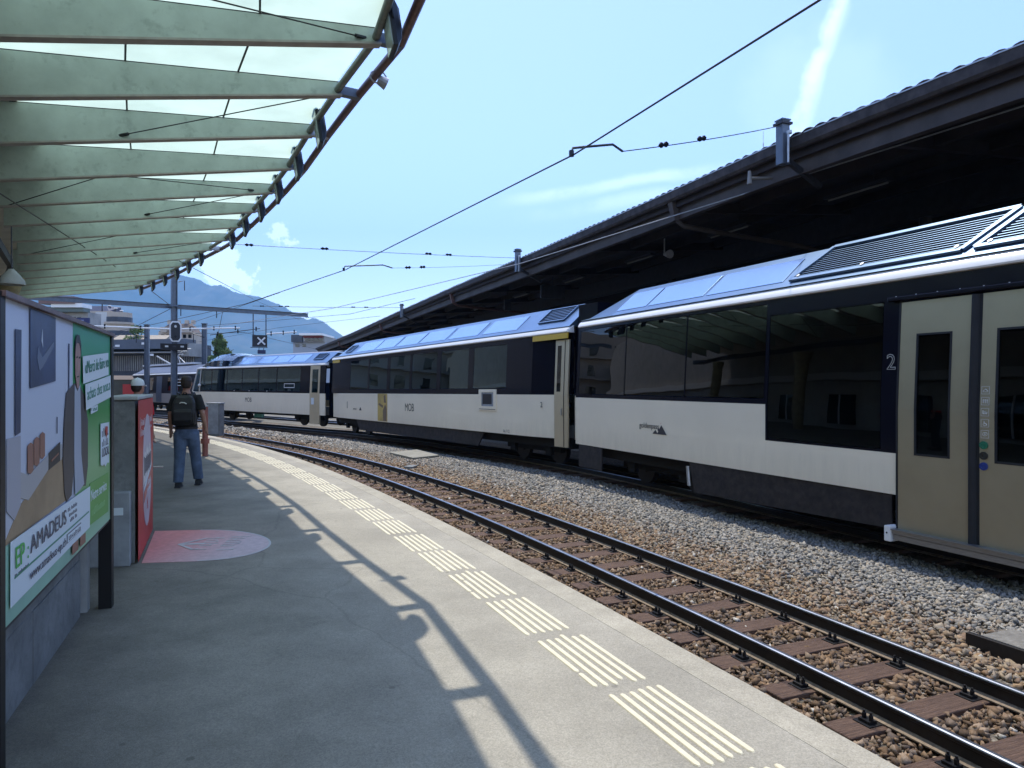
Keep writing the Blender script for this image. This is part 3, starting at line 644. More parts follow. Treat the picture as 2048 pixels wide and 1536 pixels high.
# white speech boxes, badge, service box, banner
ppoly('printed_picture', [(1.564,1.036),(2.481,1.104),(2.467,1.268),(1.547,1.209)], printw, .014)
ppoly('printed_picture', [(1.641,.868),(2.565,.936),(2.555,1.100),(1.613,1.032)], printw, .016)
ppoly('printed_picture', [(1.816,.836),(2.054,.850),(2.054,.892),(1.816,.879)], printw, .012)
ppoly('printed_picture', [(2.175,.461),(2.25,.445),(2.30,.455),(2.36,.43),(2.43,.45),(2.51,.443),(2.516,.748),(2.169,.753)], printw, .012)
ppoly('printed_picture', [(1.81,.10),(2.52,.075),(2.52,.369),(1.81,.375)], pm('poster_mid_green_print', (.13,.37,.08), .5), .006)
ppoly('printed_picture', [(.053,.07),(1.78,.095),(1.79,.362),(.053,.354)], printw, .012)
lm = pm('poster_line_green', (.05,.25,.14), .5); ppoly('printed_picture', [(.103,.183),(1.733,.200),(1.733,.208),(.103,.191)], lm, .015)
for a, b_ in ((1.25, 1.41), (1.47, 1.63)): ppoly('printed_picture', [(a,.03),(b_,.027),(b_,.088),(a,.090)], cb, .014)
PB = Matrix((( PD.x, 0, PNn.x, 0), (PD.y, 0, PNn.y, 0), (0, 1, 0, 0), (0, 0, 0, 1)))
def ptext(body, u, v, size, mat, rot=0, sx=1, off=.0185, align='LEFT', **k):
    p = PM[board.name].inverted() @ PP(u, v, off)
    return text(body, size, mat, board, Matrix.Translation(p) @ PB @ Matrix.Rotation(rot, 4, 'Z'), align=align, sx=sx, **k)
tg = pm('poster_text_green', (.07,.24,.17), .5); tgrey = pm('poster_text_grey', (.09,.09,.12), .5); epg = pm('poster_logo_green', (.08,.42,.08), .5)
def strokes(P_, Udir, h, n, mat, par, up=Z3v, gap=.62, name='small_print'):    # print too small to read in the photograph: little upright marks
    rs = random.Random(n); m = MB(); L = (Udir).length; u = Udir.normalized(); w = L / n; nn = u.cross(up).normalized()
    for i in range(n):
        if rs.random() < .12: continue
        c = P_ + u * (i + .5) * w; hh = h * rs.choice((1, .7, .7, .85))
        m.obox(c + up*hh/2, u*w*.16, nn*.0006, up*hh/2)
        if rs.random() < .6: m.obox(c + u*w*.25 + up*hh*rs.choice((.1,.5,.9)), u*w*.25, nn*.0006, up*h*.09)
    o = m.build(name, mat, par); o['kind'] = 'stuff'; return o
sl_ = math.atan2(.068, .917)
ptext('«Merci de faire vos', 1.60, 1.135, .115, tg, sl_, 1.0); ptext('achats chez nous.»', 1.67, .965, .115, tg, sl_, 1.0)
strokes(PP(1.83,.855,.0145), PD*.2, .022, 8, tg, board)
strokes(PP(2.20,.655,.0145), PD*.27, .06, 5, tgrey, board); strokes(PP(2.20,.585,.0145), PD*.27, .05, 5, tgrey, board); ptext('LOCAL', 2.20, .54, .09, tgrey, 0, 1.0)
h = [(2.36 + .05*(16*math.sin(a)**3)/16, .69 + .05*(13*math.cos(a)-5*math.cos(2*a)-2*math.cos(3*a)-math.cos(4*a))/16) for a in np.linspace(0, 6.28, 16)[:-1]]
ppoly('printed_heart', h, pm('poster_heart_red', (.45,.05,.04), .5), .0195)
ptext('Notre service', 1.84, .285, .105, printw, 0, 1.0, off=.009); strokes(PP(1.86,.15,.0085), PD*.5, .05, 13, pm('poster_text_pale', (.3,.55,.25), .5), board)
ptext('EP', .10, .265, .135, epg, .02, 1.1, extr=.001); ptext(':', .29, .265, .12, epg, .02, 1.0)
ptext('AMADEUS', .345, .275, .115, tgrey, .01, 1.42); ptext('www.amadeus-ep.ch', .335, .138, .066, tgrey, .01, 1.35)
strokes(PP(.105,.188,.0148), PD*.22, .015, 16, tgrey, board)
for i in range(3): strokes(PP(1.13 + .03*i,.302 - .034*i,.0145), PD*(.25 - .03*i), .022, 11 - i, tgrey, board)
ppoly('printed_picture', [(1.108,.125),(1.493,.127),(1.493,.178),(1.108,.178)], tgrey, .014); ppoly('printed_picture', [(1.118,.130),(1.485,.132),(1.485,.173),(1.118,.173)], printw, .0165)
strokes(PP(1.13,.137,.0188), PD*.34, .03, 10, tgrey, board)
# next board toward the camera
b2 = thing('billboard', 'edge of a dark poster board with red band at the left border', 'billboard', PP(-1.5, -.685, .02))
MB().obox(PP(-1.42, .70, -.02), PD*1.3, PNn*.03, Vector((0,0,.72))).build('backing_board', pdk, b2)
MB().obox(PP(-.30, .87, .013), PD*.17, PNn*.002, Vector((0,0,.19))).build('red_band', pm('poster_red_print', (.42,.03,.03), .5), b2)
for u in (-.14, -2.6): MB().obox(PP(u, .35, -.03), PD*.035, PNn*.045, Vector((0,0,1.07))).build('post', iron, b2)
# concrete wall under the boards
wall = thing('concrete_wall', 'grey board marked concrete wall running under the billboards', 'wall', PP(1.2, -.685, -.3))
for i in range(6):
    u0 = -5.2 + 1.28 * i
    for j, (z0, z1) in enumerate(((0, .42), (.425, .84), (.845, 1.22))):
        MB().obox(PA + PD*(u0 + .635) - PNn*.27 + Vector((0,0,(z0+z1)/2)), PD*.637, PNn*(.10 + .003*((i+j) % 2)), Vector((0,0,(z1-z0)/2))).build('concrete_panel', concrete, wall, bevel=.004)
MB().obox(PP(2.62, -.12, -.30), PD*.055, PNn*.16, Vector((0,0,.58))).build('end_pillar', concrete_l, wall)

# ---------------------------------------------------------------- stair parapet with red poster
QA, QD = Vector((-3.58, 6.80, 0)), Vector((-.65, 1.56, 0)).normalized(); QN = Vector((QD.y, -QD.x, 0))
FD = Vector((-.975, -.22, 0)).normalized(); Z3 = Vector((0,0,1))
par = thing('stair_parapet', 'waist high concrete stair enclosure carrying the red poster', 'parapet', QA + QD*.8)
def qbox(name, a0, a1, f0, f1, z0, z1, mat, bev=.01):
    m = MB(); P_ = lambda a, f, z: QA + QD*a + FD*f + Z3*z
    m.loft([[P_(a0,f0,z0),P_(a1,f0,z0),P_(a1,f1,z0),P_(a0,f1,z0)],[P_(a0,f0,z1),P_(a1,f0,z1),P_(a1,f1,z1),P_(a0,f1,z1)]]); return m.build(name, mat, par, bevel=bev)
qbox('side_wall', .02, 1.72, .03, .30, 0, 1.56, concrete); qbox('front_wall', .03, .28, .30, 3.2, 0, 1.56, concrete)
qbox('coping', -.01, 1.74, .0, .31, 1.565, 1.60, concrete_l); qbox('coping', -.01, .30, .315, 3.2, 1.565, 1.60, concrete_l)
qbox('plinth', -.10, .025, .06, 3.2, 0, .70, plinthm); qbox('joint_band', .022, .03, .05, 3.2, 1.02, 1.035, steel_d, 0)
stick = MB().obox(QA - QD*.102 + FD*.17 + Z3*.52, FD*.05, QD*.002, Z3*.035).build('sticker', printw, par)
rp_ = thing('red_poster', 'red upright poster with white oval picture on the stair parapet side', 'poster', QA + QD*.85 + QN*.02)
redm = pm('red_poster_print', (.46,.018,.025), .4, 0, .12, 1.2)
def rpoly(name, pts, mat, off, par_=None):
    m = MB(); a = [QA + QD*u + QN*off + Z3*v for u, v in pts]; b_ = [QA + QD*u + QN*(off+.002) + Z3*v for u, v in pts]; m.loft([a, b_]); return m.build(name, mat, par_ or rp_)
rpoly('poster_sheet', [(0,.015),(1.68,.015),(1.68,1.56),(0,1.56)], redm, .0)
lil = pm('poster_lilac_print', (.50,.43,.48), .5, 0, .1, 3)
def oval(cx, cz, rx, rz, n=28): return [(cx + rx*math.cos(a), cz + rz*math.sin(a)) for a in [2*math.pi*i/n for i in range(n)]]
rpoly('printed_oval', oval(.92,.80,.50,.60), lil, .003)
pw2 = pm('poster_town_print', (.62,.60,.58), .5, 0, .2, 8)
rpoly('printed_town', [(.46,.86),(.52,.98),(.62,1.02),(.70,1.0),(.78,1.08),(.86,1.02),(.95,1.06),(1.05,1.0),(1.15,1.07),(1.25,1.0),(1.36,.98),(1.38,.84),(1.0,.74),(.46,.68)], pw2, .006)
for i in range(9): rpoly('printed_town', [(.52+.09*i,.78+.012*(i%3)),(.56+.09*i,.78+.012*(i%3)),(.56+.09*i,.97-.02*(i%2)),(.52+.09*i,.97-.02*(i%2))], tgrey, .009)
rpoly('printed_band', [(.50,.60),(1.36,.78),(1.36,.68),(.50,.50)], pm('poster_salmon_print', (.50,.16,.13), .5), .009)
rpoly('printed_band', [(.50,.66),(1.36,.84),(1.36,.80),(.50,.62)], printw, .009)
QB = Matrix(((QD.x, 0, QN.x, 0), (QD.y, 0, QN.y, 0), (0, 1, 0, 0), (0, 0, 0, 1)))
def rtext(body, u, v, size, sx=1, rot=0, mat=printw, off=.014):
    p = PM[rp_.name].inverted() @ (QA + QD*u + QN*off + Z3*v); return text(body, size, mat, rp_, Matrix.Translation(p) @ QB @ Matrix.Rotation(rot, 4, 'Z'), sx=sx)
for (u0, v0, L_, h_, n_, mt, of) in ((.15,1.20,.03,.19,1,printw,.0035),(.26,1.30,.34,.07,6,printw,.0035),(.26,1.20,.34,.07,6,printw,.0035),(1.08,1.30,.42,.07,6,printw,.0035),(1.10,1.235,.38,.03,9,printw,.0035),(.72,.64,.5,.06,8,printw,.0125),(.80,.57,.4,.04,8,printw,.0125),(.84,.38,.16,.13,2,redm,.0065)):
    strokes(QA + QD*u0 + QN*of + Z3*v0, QD*L_, h_, n_, mt, rp_)
hb = MB(); hb.tube([QA+QD*1.70+QN*.0+Z3*.74, QA+QD*1.70+QN*.11+Z3*.74], .012, 6); tag(hb.build('door_stay', galv), 'short steel pin sticking out from the red poster edge', 'pin')
# pink floor sticker
stk = thing('floor_sticker', 'faded pink rounded floor sticker in front of the red poster', 'floor sticker', QA + QD*.8 + QN*.6)
FO = QA + QD*.0; pts = []
tip = Vector((-2.62, 7.72, 0)); c0 = QA + QD*.0; c1 = QA + QD*1.60
U_ = ((tip - (c0 + c1)/2)); 
for i in range(25):
    a = -math.pi/2 + math.pi * i / 24; mid = (c0 + c1)/2
    f = .42; ctr = mid + U_*f; half = (c1 - c0)/2 * 1.0
    pts.append(ctr + half*math.sin(a) + U_*(1-f)*math.cos(a))
pts = [c0 + QN*.03] + pts + [c1 + QN*.03]
pinkm = bpy.data.materials.new('faded_pink_print'); pinkm.use_nodes = True; N, Lk, b = nodes_of(pinkm)
t = N.new('ShaderNodeTexCoord'); sx = N.new('ShaderNodeSeparateXYZ'); rp = N.new('ShaderNodeValToRGB'); Lk.new(t.outputs['Generated'], sx.inputs[0]); Lk.new(sx.outputs['X'], rp.inputs[0])
rp.color_ramp.elements[0].position = .25; rp.color_ramp.elements[0].color = (.62,.235,.21,1); rp.color_ramp.elements[1].position = .8; rp.color_ramp.elements[1].color = (.55,.43,.44,1)
Lk.new(rp.outputs[0], b.inputs['Base Color']); b.inputs['Roughness'].default_value = .75
multiply_in(pinkm, lambda N, Lk, t: noise_ramp(N, Lk, t.outputs['Object'], 14, 8, .35, .7, .82, 1.08, .7))
m = MB(); m.loft([[p + Z3*.001 for p in pts], [p + Z3*.004 for p in pts]]); m.build('sticker_sheet', pinkm, stk)
rim = MB(); 
for i in range(1, len(pts) - 2):
    a, b_ = pts[i], pts[i+1]; cc = (c0 + c1)/2 + U_*.4; rim.add([a+Z3*.0055, b_+Z3*.0055, b_.lerp(cc,.03)+Z3*.0055, a.lerp(cc,.03)+Z3*.0055], [(0,1,2,3)])
rim.build('sticker_rim', pm('faded_rim_print', (.45,.46,.45), .8), stk)
fade = pm('faded_white_print', (.50,.47,.46), .8, 0, .1, 12)
ud = U_.normalized(); vd = Vector((ud.y, -ud.x, 0))
for a_, L_, h_, n_ in ((.44, .62, .17, 7), (.62, .72, .20, 8)):
    strokes((c0+c1)/2 + U_*a_ + vd*L_/2 + Z3*.0062, -vd*L_, h_, n_, fade, stk, up=ud)
m = MB(); q0 = (c0+c1)/2 + U_*.26
m.bar(q0 + Z3*.007, q0 + ud*.26 + Z3*.007, .07, .001); 
for sg in (-1, 1): m.bar(q0 + Z3*.0085, q0 + ud*.22 + vd*.28*sg + Z3*.0085, .035, .001)
m.build('arrow_mark', fade, stk)

# ---------------------------------------------------------------- bollard, box, slabs
bc = Vector((-7.33, 16.96, 0)); t_ = thing('bollard', 'dull red round steel bollard right of the man with the backpack', 'bollard', bc)
bm_ = pm('dull_red_paint', (.30,.105,.085), .5, 0, .2, 6)
MB().tube([bc, bc + Z3*1.18], .065, 16).build('shaft', bm_, t_, smooth=True); MB().tube([bc + Z3*.30, bc + Z3*.42], .10, 16).build('collar', bm_, t_, smooth=True)
MB().tube([bc + Z3*1.18, bc + Z3*1.215], .068, 16).build('cap', galv, t_)
t_ = thing('relay_cabinet', 'grey metal cabinet standing on the ballast behind the red bollard', 'cabinet', (-12.7, 30.4, -.5))
MB().box(-12.95, -12.40, 30.1, 30.6, -.5, .88).build('cabinet_body', concrete, t_, bevel=.02); MB().box(-12.98, -12.37, 30.07, 30.63, .88, .93).build('lid', concrete_l, t_); MB().box(-12.9, -12.45, 30.085, 30.1, -.4, .9).build('door', plinthm, t_)
def slab(pts, z, h, mat, name, lab, cat):
    m = MB(); m.loft([[Vector((x, y, z)) for x, y in pts], [Vector((x, y, z + h)) for x, y in pts]]); return tag(m.build(name, mat, bevel=.01), lab, cat)
slab([(-3.95,22.9),(-2.95,21.2),(-2.25,22.0),(-3.2,23.9)], -.58, .10, pm('weathered_slab', (.22,.21,.17), .9, 0, .15, 4), 'concrete_slab', 'flat pale concrete slab lying on the ballast before the middle carriage', 'slab')
slab([(-2.95,19.3),(-2.70,19.25),(-2.60,19.65),(-2.85,19.7)], -.60, .08, concrete, 'small_concrete_block', 'small concrete block beside the far rail near the flat slab', 'block')
t_ = thing('cable_duct', 'dark edged cable duct with gritty cover at the lower right corner', 'cable duct', (4.3, 5.9, -.6))
a_, b__ = Vector((4.02, 6.30, 0)), Vector((4.70, 4.70, 0)); dd = (b__-a_).normalized(); nn = Vector((-dd.y, dd.x, 0))
MB().obox((a_+b__)/2 + Z3*-.545, dd*.85, nn*.02, Z3*.07).build('steel_edge', rail_side, t_); MB().obox((a_+b__)/2 - nn*.035 + Z3*-.612, dd*.85, nn*.02, Z3*.010).build('foot', rail_foot, t_)
MB().obox((a_+b__)/2 + nn*.28 + Z3*-.53, dd*.80, nn*.24, Z3*.035).build('cover', pm('gritty_cover', (.16,.15,.13), .95, 0, .25, 14, bump=.6, bscale=40), t_, bevel=.01)
MB().obox((a_+b__)/2 + nn*.02 + Z3*-.474, dd*.85, nn*.006, Z3*.004).build('bright_edge', rail_top, t_)

# ---------------------------------------------------------------- the train
def car_matrix(p0, d, z, pitch=0.0):
    X = Vector((d[0], d[1], -pitch)).normalized(); Z0 = Vector((0,0,1)); Y = Z0.cross(X).normalized(); Z = X.cross(Y)
    return Matrix(((X.x, Y.x, Z.x, p0[0]), (X.y, Y.y, Z.y, p0[1]), (X.z, Y.z, Z.z, z), (0,0,0,1)))
WB = 2.66                                             # body width; y = 0 is the side seen, -WB the far side
TXM = Matrix(((-1,0,0,0),(0,0,1,0),(0,1,0,0),(0,0,0,1)))
def ctext(car, body, x, z, size, mat, y=.006, sx=1, **k): return text(body, size, mat, car, Matrix.Translation((x, y, z)) @ TXM, sx=sx, **k)
def rects_wall(segs, holes, y0, y1):                   # wall of boxes around rectangular holes: segs (xa, xb, za, zb)
    m = MB()
    for xa, xb, za, zb in segs:
        hs = sorted([h for h in holes if h[0] < xb and h[1] > xa]); x = xa
        for h in hs:
            if h[0] > x + 1e-4: m.box(x, h[0], y0, y1, za, zb)
            if h[2] > za + 1e-4: m.box(h[0], h[1], y0, y1, za, h[2])
            if h[3] < zb - 1e-4: m.box(h[0], h[1], y0, y1, h[3], zb)
            x = h[1]
        if x < xb - 1e-4: m.box(x, xb, y0, y1, za, zb)
    return m
def wheelset(car, x, zw=.0, r=.375, yc=-WB/2):
    bg = thing_part = MB(); m = MB()
    m.box(x-1.35, x+1.35, yc-.85, yc-.72, .34, .56); m.box(x-1.35, x+1.35, yc+.72, yc+.85, .34, .56); m.box(x-.25, x+.25, yc-.8, yc+.8, .36, .62)
    for sx in (-.9, .9): m.box(x+sx-.12, x+sx+.12, yc+.84, yc+.95, .26, .50)
    bo = m.build('bogie', underm, car, local=True)
    for sx in (-.9, .9):
        for sy in (-.53, .53):
            w = MB(); w.tube([(x+sx, yc+sy-.06, r), (x+sx, yc+sy+.06, r)], r, 20); w.tube([(x+sx, yc+sy+.05, r), (x+sx, yc+sy+.09, r)], .13, 12)
            w.build('wheel', rail_side, bo, local=True)
def build_car(name, label, M, x0, x1, lv, segs, wins, glass, doors, panels, tap0=.25, tap1=1.2, roof_panes=(), end_skip=False):
    zb, zm, zs, zt, zr = lv; Lc = thing(name, label, 'train carriage', M=M); ST = -.78
    # side panels (beige)
    for i, (xa, xb, za, zz, ya, yb) in enumerate(panels):
        m = MB(); m.add([(xa,ya,za),(xb,yb,za),(xb,yb,zz),(xa,ya,zz),(xa,ya-.05,za),(xb,yb-.05,za),(xb,yb-.05,zz),(xa,ya-.05,zz)],
                        [(0,1,2,3),(7,6,5,4),(0,4,5,1),(1,5,6,2),(2,6,7,3),(3,7,4,0)]); m.build('side_panel', beige, Lc, local=True)
    for sg0 in segs: rects_wall([sg0], wins, -.05, -.002).build('window_band', navy, Lc, local=True)
    for h in wins: MB().box(h[0]+.012, h[1]-.012, -.018, -.008, h[2]+.012, h[3]-.012).build('window', glass, Lc, local=True)
    for h in wins[1:] if False else (): pass
    # cantrail stripe, rounded
    prof = [(0, zs), (.035, zs + .008), (.045, zs + .03), (.035, zs + .065), (.005, zs + .11), (-.05, zt - .005), (-.11, zt + .03), (-.12, zs)]
    m = MB(); m.loft([[(x, a + (-.05 if e else 0), z) for a, z in prof][::-1] for x, e in ((x0+.0, 1), (x0+.04, 0), (x1-.04, 0), (x1, 1))]); m.build('roof_stripe', cream, Lc, local=True, smooth=True)
    # roof: sloped side panels
    def rsec(x, f): z = zt + (zr - zt) * f; return [(x, -.02, zt+.01), (x, -.02+ST*max(f,.35), z), (x, -WB+.02-ST*max(f,.35), z), (x, -WB+.02, zt+.01)]
    m = MB(); m.loft([rsec(x0 + .02, .9), rsec(x0 + tap0, 1), rsec(x1 - tap1, 1), rsec(x1 - .03, .12 if tap1 > .6 else .9)]); m.build('roof', roofp, Lc, local=True)
    m = MB(); m.loft([[(x, ST-.08, zr-.01), (x, -WB/2, zr+.07), (x, -WB-ST+.08, zr-.01), (x, -WB/2, zr-.05)] for x in (x0 + tap0 + .1, x1 - tap1 - .2)]); m.build('roof_top', roofdk, Lc, local=True)
    sl = math.hypot(ST, zr - zt); nv = Vector((0, zr - zt, -ST)).normalized(); dv = Vector((0, ST, zr - zt)) / sl
    for (xa, xb) in roof_panes:
        a = Vector((xa, -.02, zt+.01)) + dv*sl*.14; 
        m = MB(); m.obox(Vector(((xa+xb)/2, 0, 0)) + Vector((0, a.y, a.z)) + dv*sl*.34 + nv*.006, Vector(((xb-xa)/2, 0, 0)), dv*sl*.33, nv*.006); m.build('roof_window', roofw, Lc, local=True, bevel=.004)
    # far side, ends, floor
    m = MB(); m.box(x0+.05, x1-.05, -WB, -WB+.05, zb, zm); 
    m.build('far_side_panel', beige, Lc, local=True)
    fw = [(h[0], h[1], max(h[2], zm+.12), h[3]) for h in wins]
    rects_wall([(x0+.05, x1-.05, zm+.002, zt)], fw, -WB, -WB+.05).build('far_window_band', navy, Lc, local=True)
    MB().box(x0+.03, x0+.09, -WB+.3, -.3, zb, zt).build('end_wall', navy, Lc, local=True)
    if not end_skip: MB().box(x1-.09, x1-.03, -WB+.3, -.3, zb, zt).build('end_wall', navy, Lc, local=True)
    MB().box(x0+.1, x1-.1, -WB+.3, -.3, zb+.02, zb+.34).build('floor', interm, Lc, local=True)
    MB().box(x0+.1, x1-.1, -WB+.35, -.35, zt-.12, zt).build('ceiling', interm, Lc, local=True)
    MB().box(x0+.15, x1-.4, -WB+.25, -.25, .50, zb-.002).build('underframe', underm, Lc, local=True)
    return Lc, (sl, nv, dv, ST, zt)
def grille(car, geo, xa, xb, n, f0=.12, f1=.9, lean=.0, frame=.05, boltx=()):
    sl, nv, dv, ST, zt = geo; o = Vector((0, -.02, zt+.01))
    P_ = lambda x, f, h: o + Vector((x + lean*(f - f0), 0, 0)) + dv*sl*f + nv*h
    m = MB(); m.loft([[P_(xa,f0,.002),P_(xb,f0,.002),P_(xb,f1,.002),P_(xa,f1,.002)],[P_(xa,f0,.014),P_(xb,f0,.014),P_(xb,f1,.014),P_(xa,f1,.014)]]); gr = m.build('roof_grille', voidm, car, local=True)
    m = MB()
    for a, c in ((P_(xa,f0,.03),P_(xb,f0,.03)),(P_(xa,f1,.03),P_(xb,f1,.03)),(P_(xa,f0,.03),P_(xa,f1,.03)),(P_(xb,f0,.03),P_(xb,f1,.03))): m.bar(a, c, frame, .035, up=nv)
    m.build('grille_frame', roofp, gr, local=True)
    for i in range(n):
        f = f0 + (f1 - f0) * (i + .7) / (n + .4); m = MB(); m.bar(P_(xa+.03,f,.020), P_(xb-.03,f,.020), .010 if n > 8 else .022, .005, up=nv); m.build('louvre_slat', roofp, gr, local=True)
    for bx in boltx: MB().tube([P_(bx, f0+.05, .03), P_(bx, f0+.05, .06)], .03, 10).build('grille_bolt', galv, gr, local=True)
def seats(car, xs, zf):
    for x in xs:
        for yy in (-.62, -2.05):
            m = MB(); m.box(x-.25, x+.2, yy-.42, yy+.42, zf+.35, zf+.50); m.box(x+.14, x+.26, yy-.42, yy+.42, zf+.5, zf+1.10); m.box(x+.13, x+.25, yy-.30, yy+.30, zf+1.1, zf+1.28)
            m.build('seat', seatm, car, local=True, bevel=.03)

# --- nearest carriage
L1 = (.75, 1.85, 3.50, 3.665, 4.29)
M1 = car_matrix((4.93, 9.08), (-.398, .917), -.45)
w1 = [(6.48, 8.46, 1.93, 3.44), (4.42, 6.455, 1.93, 3.44), (2.37, 4.395, 1.93, 3.44), (.25, 2.30, 1.31, 3.25)]
seg1 = [(2.335, 8.57, 1.852, 3.498), (0.0, 2.335, 1.282, 3.498), (-2.16, 0, 3.225, 3.498), (-8.0, -2.16, 1.852, 3.498)]
car1, g1 = build_car('panorama_carriage', 'nearest beige and navy carriage with wide champagne double doors', M1, -8.0, 8.57, L1, seg1,
    w1 + [(-5.5, -2.6, 1.93, 3.44)], glass_dark, None,
    [(2.335, 8.57, .75, 1.85, 0, 0), (0.0, 2.333, .75, 1.28, 0, 0), (-8.0, -2.16, .75, 1.85, 0, 0)], tap0=.3, tap1=1.45, roof_panes=((2.2, 4.05), (4.15, 5.9), (5.98, 7.1)))
grille(car1, g1, -.70, 2.02, 13, .14, .93, -.42, .07, boltx=(1.9, .75, -.6)); grille(car1, g1, -3.7, -.86, 13, .14, .93, -.42, .07, boltx=(-1.0, -2.2))
sd_ = [5.9, 4.9, 3.9, 2.9, -3, -4, -5]; seats(car1, [7.9, 6.9] + sd_, 1.09)
# door opening: vestibule behind, leaves, seam
MB().box(-2.16, 0, -.62, -.58, .18, 3.2).build('vestibule_wall', iron, car1, local=True)
def leaf(xa, xb, wa, wb, lab=None):
    lf = rects_wall([(xb, xa, .175, 3.21)], [(wb, wa, 1.29, 2.79)], -.045, .012).build('door_leaf', goldd, car1, local=True)
    MB().box(wb-.0, wa+.0, -.02, .0, 1.29, 2.79).build('door_window', glass_dark, lf, local=True)
    m = MB()
    for q in ((wb-.012, wb+.012, 1.28, 2.80), (wa-.012, wa+.012, 1.28, 2.80), (wb, wa, 1.28, 1.304), (wb, wa, 2.776, 2.80)): m.box(q[0], q[1], -.01, .016, q[2], q[3])
    m.build('window_seal', rubber, lf, local=True); return lf
lf1 = leaf(-.015, -.92, -.25, -.69); lf2 = leaf(-1.055, -2.14, -1.235, -1.86)
m = MB(); m.tube([(-.985, .02, .17), (-.985, .02, 3.21)], .05, 10, flat=.45); m.box(-1.055, -.92, -.05, .008, .17, 3.21); m.build('door_seal', rubber, car1, local=True)
MB().box(-.012, .012, -.04, .018, .18, 3.24).build('door_seal', rubber, car1, local=True)
MB().box(-2.3, .16, -.002, .065, 3.235, 3.29).build('door_track_cover', navy, car1, local=True, bevel=.012)
m = MB()
for x in np.arange(-2.2, .15, .28): m.tube([(x, .05, 3.289), (x, .05, 3.296)], .008, 6)
m.build('screw_row', galv, car1, local=True)
for i, z in enumerate((2.10, 1.975, 1.85, 1.725, 1.60)):
    ic = MB()
    for q in ((-.045,-.041,-.045,.045),(.041,.045,-.045,.045),(-.045,.045,-.045,-.041),(-.045,.045,.041,.045)): ic.box(-1.115+q[0], -1.115+q[1], .012, .0135, z+q[2], z+q[3])
    fr = ic.build('pictogram', greyline, lf2, local=True)
    k = MB(); P_ = lambda a, c: (-1.115 - a, .0128, z + c)
    if i == 0: k.tube([P_(-.028,-.012), P_(0,.012), P_(.028,-.01)], .005, 5); k.tube([P_(-.03,-.02), P_(.03,-.02)], .003, 5)
    elif i == 1:
        for a in (-.022, 0, .022): k.tube([P_(a,-.025), P_(a,.02)], .004, 5)
        k.tube([P_(-.03,.012), P_(.03,.012)], .003, 5)
    elif i == 2: k.tube([P_(-.02,.02), P_(-.02,-.02), P_(.02,-.02), P_(.022,0)], .007, 5); k.tube([P_(-.01,.0), P_(.01,0)], .006, 5)
    elif i == 3:
        k.tube([P_(-.008,.026), P_(-.008,-.002), P_(.014,-.004), P_(.022,-.024)], .0045, 5); k.tube([P_(-.002+.018*math.cos(a), -.012+.018*math.sin(a)) for a in np.linspace(1.6, 6.0, 9)], .003, 5)
    else: k.tube([P_(.028*math.cos(a), .02*math.sin(a)) for a in np.linspace(0, 6.28, 13)], .003, 5); k.tube([P_(-.012,0), P_(.012,0)], .006, 5)
    k.build('pictogram_figure', greyline, fr, local=True)
for z, m_, nm in ((1.475, pm('green_button', (.02,.17,.09), .3), 'green'), (1.355, pm('black_button', (.03,.03,.025), .3), 'black'), (1.235, pm('blue_button', (.02,.045,.22), .3), 'blue')):
    bt = MB().tube([(-1.105, .008, z), (-1.105, .026, z)], .046, 20).build('door_button', m_, car1, local=True); bt['label'] = nm + ' round door button'
    MB().tube([(-1.105 + .024*math.cos(a), .028, z + .024*math.sin(a)) for a in np.linspace(0, 6.28, 13)], .003, 5).build('button_ring', m_, bt, local=True)
m = MB(); m.box(-8, .0, -.05, .10, .265, .315); m.box(-8, .0, -.05, .085, .19, .255); m.box(-8, .0, -.04, .13, .318, .328); m.build('door_step', alum, car1, local=True)
st = MB().box(.005, .10, -.06, .125, .16, .36).build('step_end_block', white, car1, local=True, bevel=.012); MB().tube([(.055,.126,.27),(.055,.13,.27)], .012, 8).build('step_bolt', iron, st, local=True)
# skirts and bogies
MB().box(7.38, 8.44, -.04, -.01, .22, .735).build('skirt', skirtm, car1, local=True, bevel=.01)
m = MB(); m.add([(.1,-.02,.748),(4.28,-.02,.748),(4.12,-.02,.20),(.1,-.02,.30),(.1,-.06,.748),(4.28,-.06,.748),(4.12,-.06,.20),(.1,-.06,.30)], [(0,1,2,3),(7,6,5,4),(0,4,5,1),(1,5,6,2),(2,6,7,3),(3,7,4,0)]); m.build('skirt', skirtm, car1, local=True)
m = MB(); m.tube([(4.34,-.04,.66),(4.30,-.04,.30)], .035, 8); m.build('brake_pipe', galv, car1, local=True)
wheelset(car1, 5.85)
ctext(car1, 'goldenpass', 5.52, 1.335, .155, black, sx=1.0, align='CENTER')
m = MB(); y = .003
for pts in ([(5.40,1.19),(5.22,1.19),(5.30,1.27)], [(5.24,1.19),(4.93,1.19),(5.10,1.37),(5.16,1.30)], [(5.20,1.31),(5.05,1.19),(5.12,1.19),(5.22,1.27)]):
    m.loft([[(a, y, c) for a, c in pts], [(a, y+.003, c) for a, c in pts]]); y += .0035
m.build('mountain_emblem', pm('emblem_dark', (.05,.05,.055), .4), car1, local=True); ctext(car1, '+', 5.12, 1.40, .05, pm('emblem_red', (.5,.04,.04), .4))
ctext(car1, '2', .115, 2.445, .28, greyline, y=.002, outline=.0035)

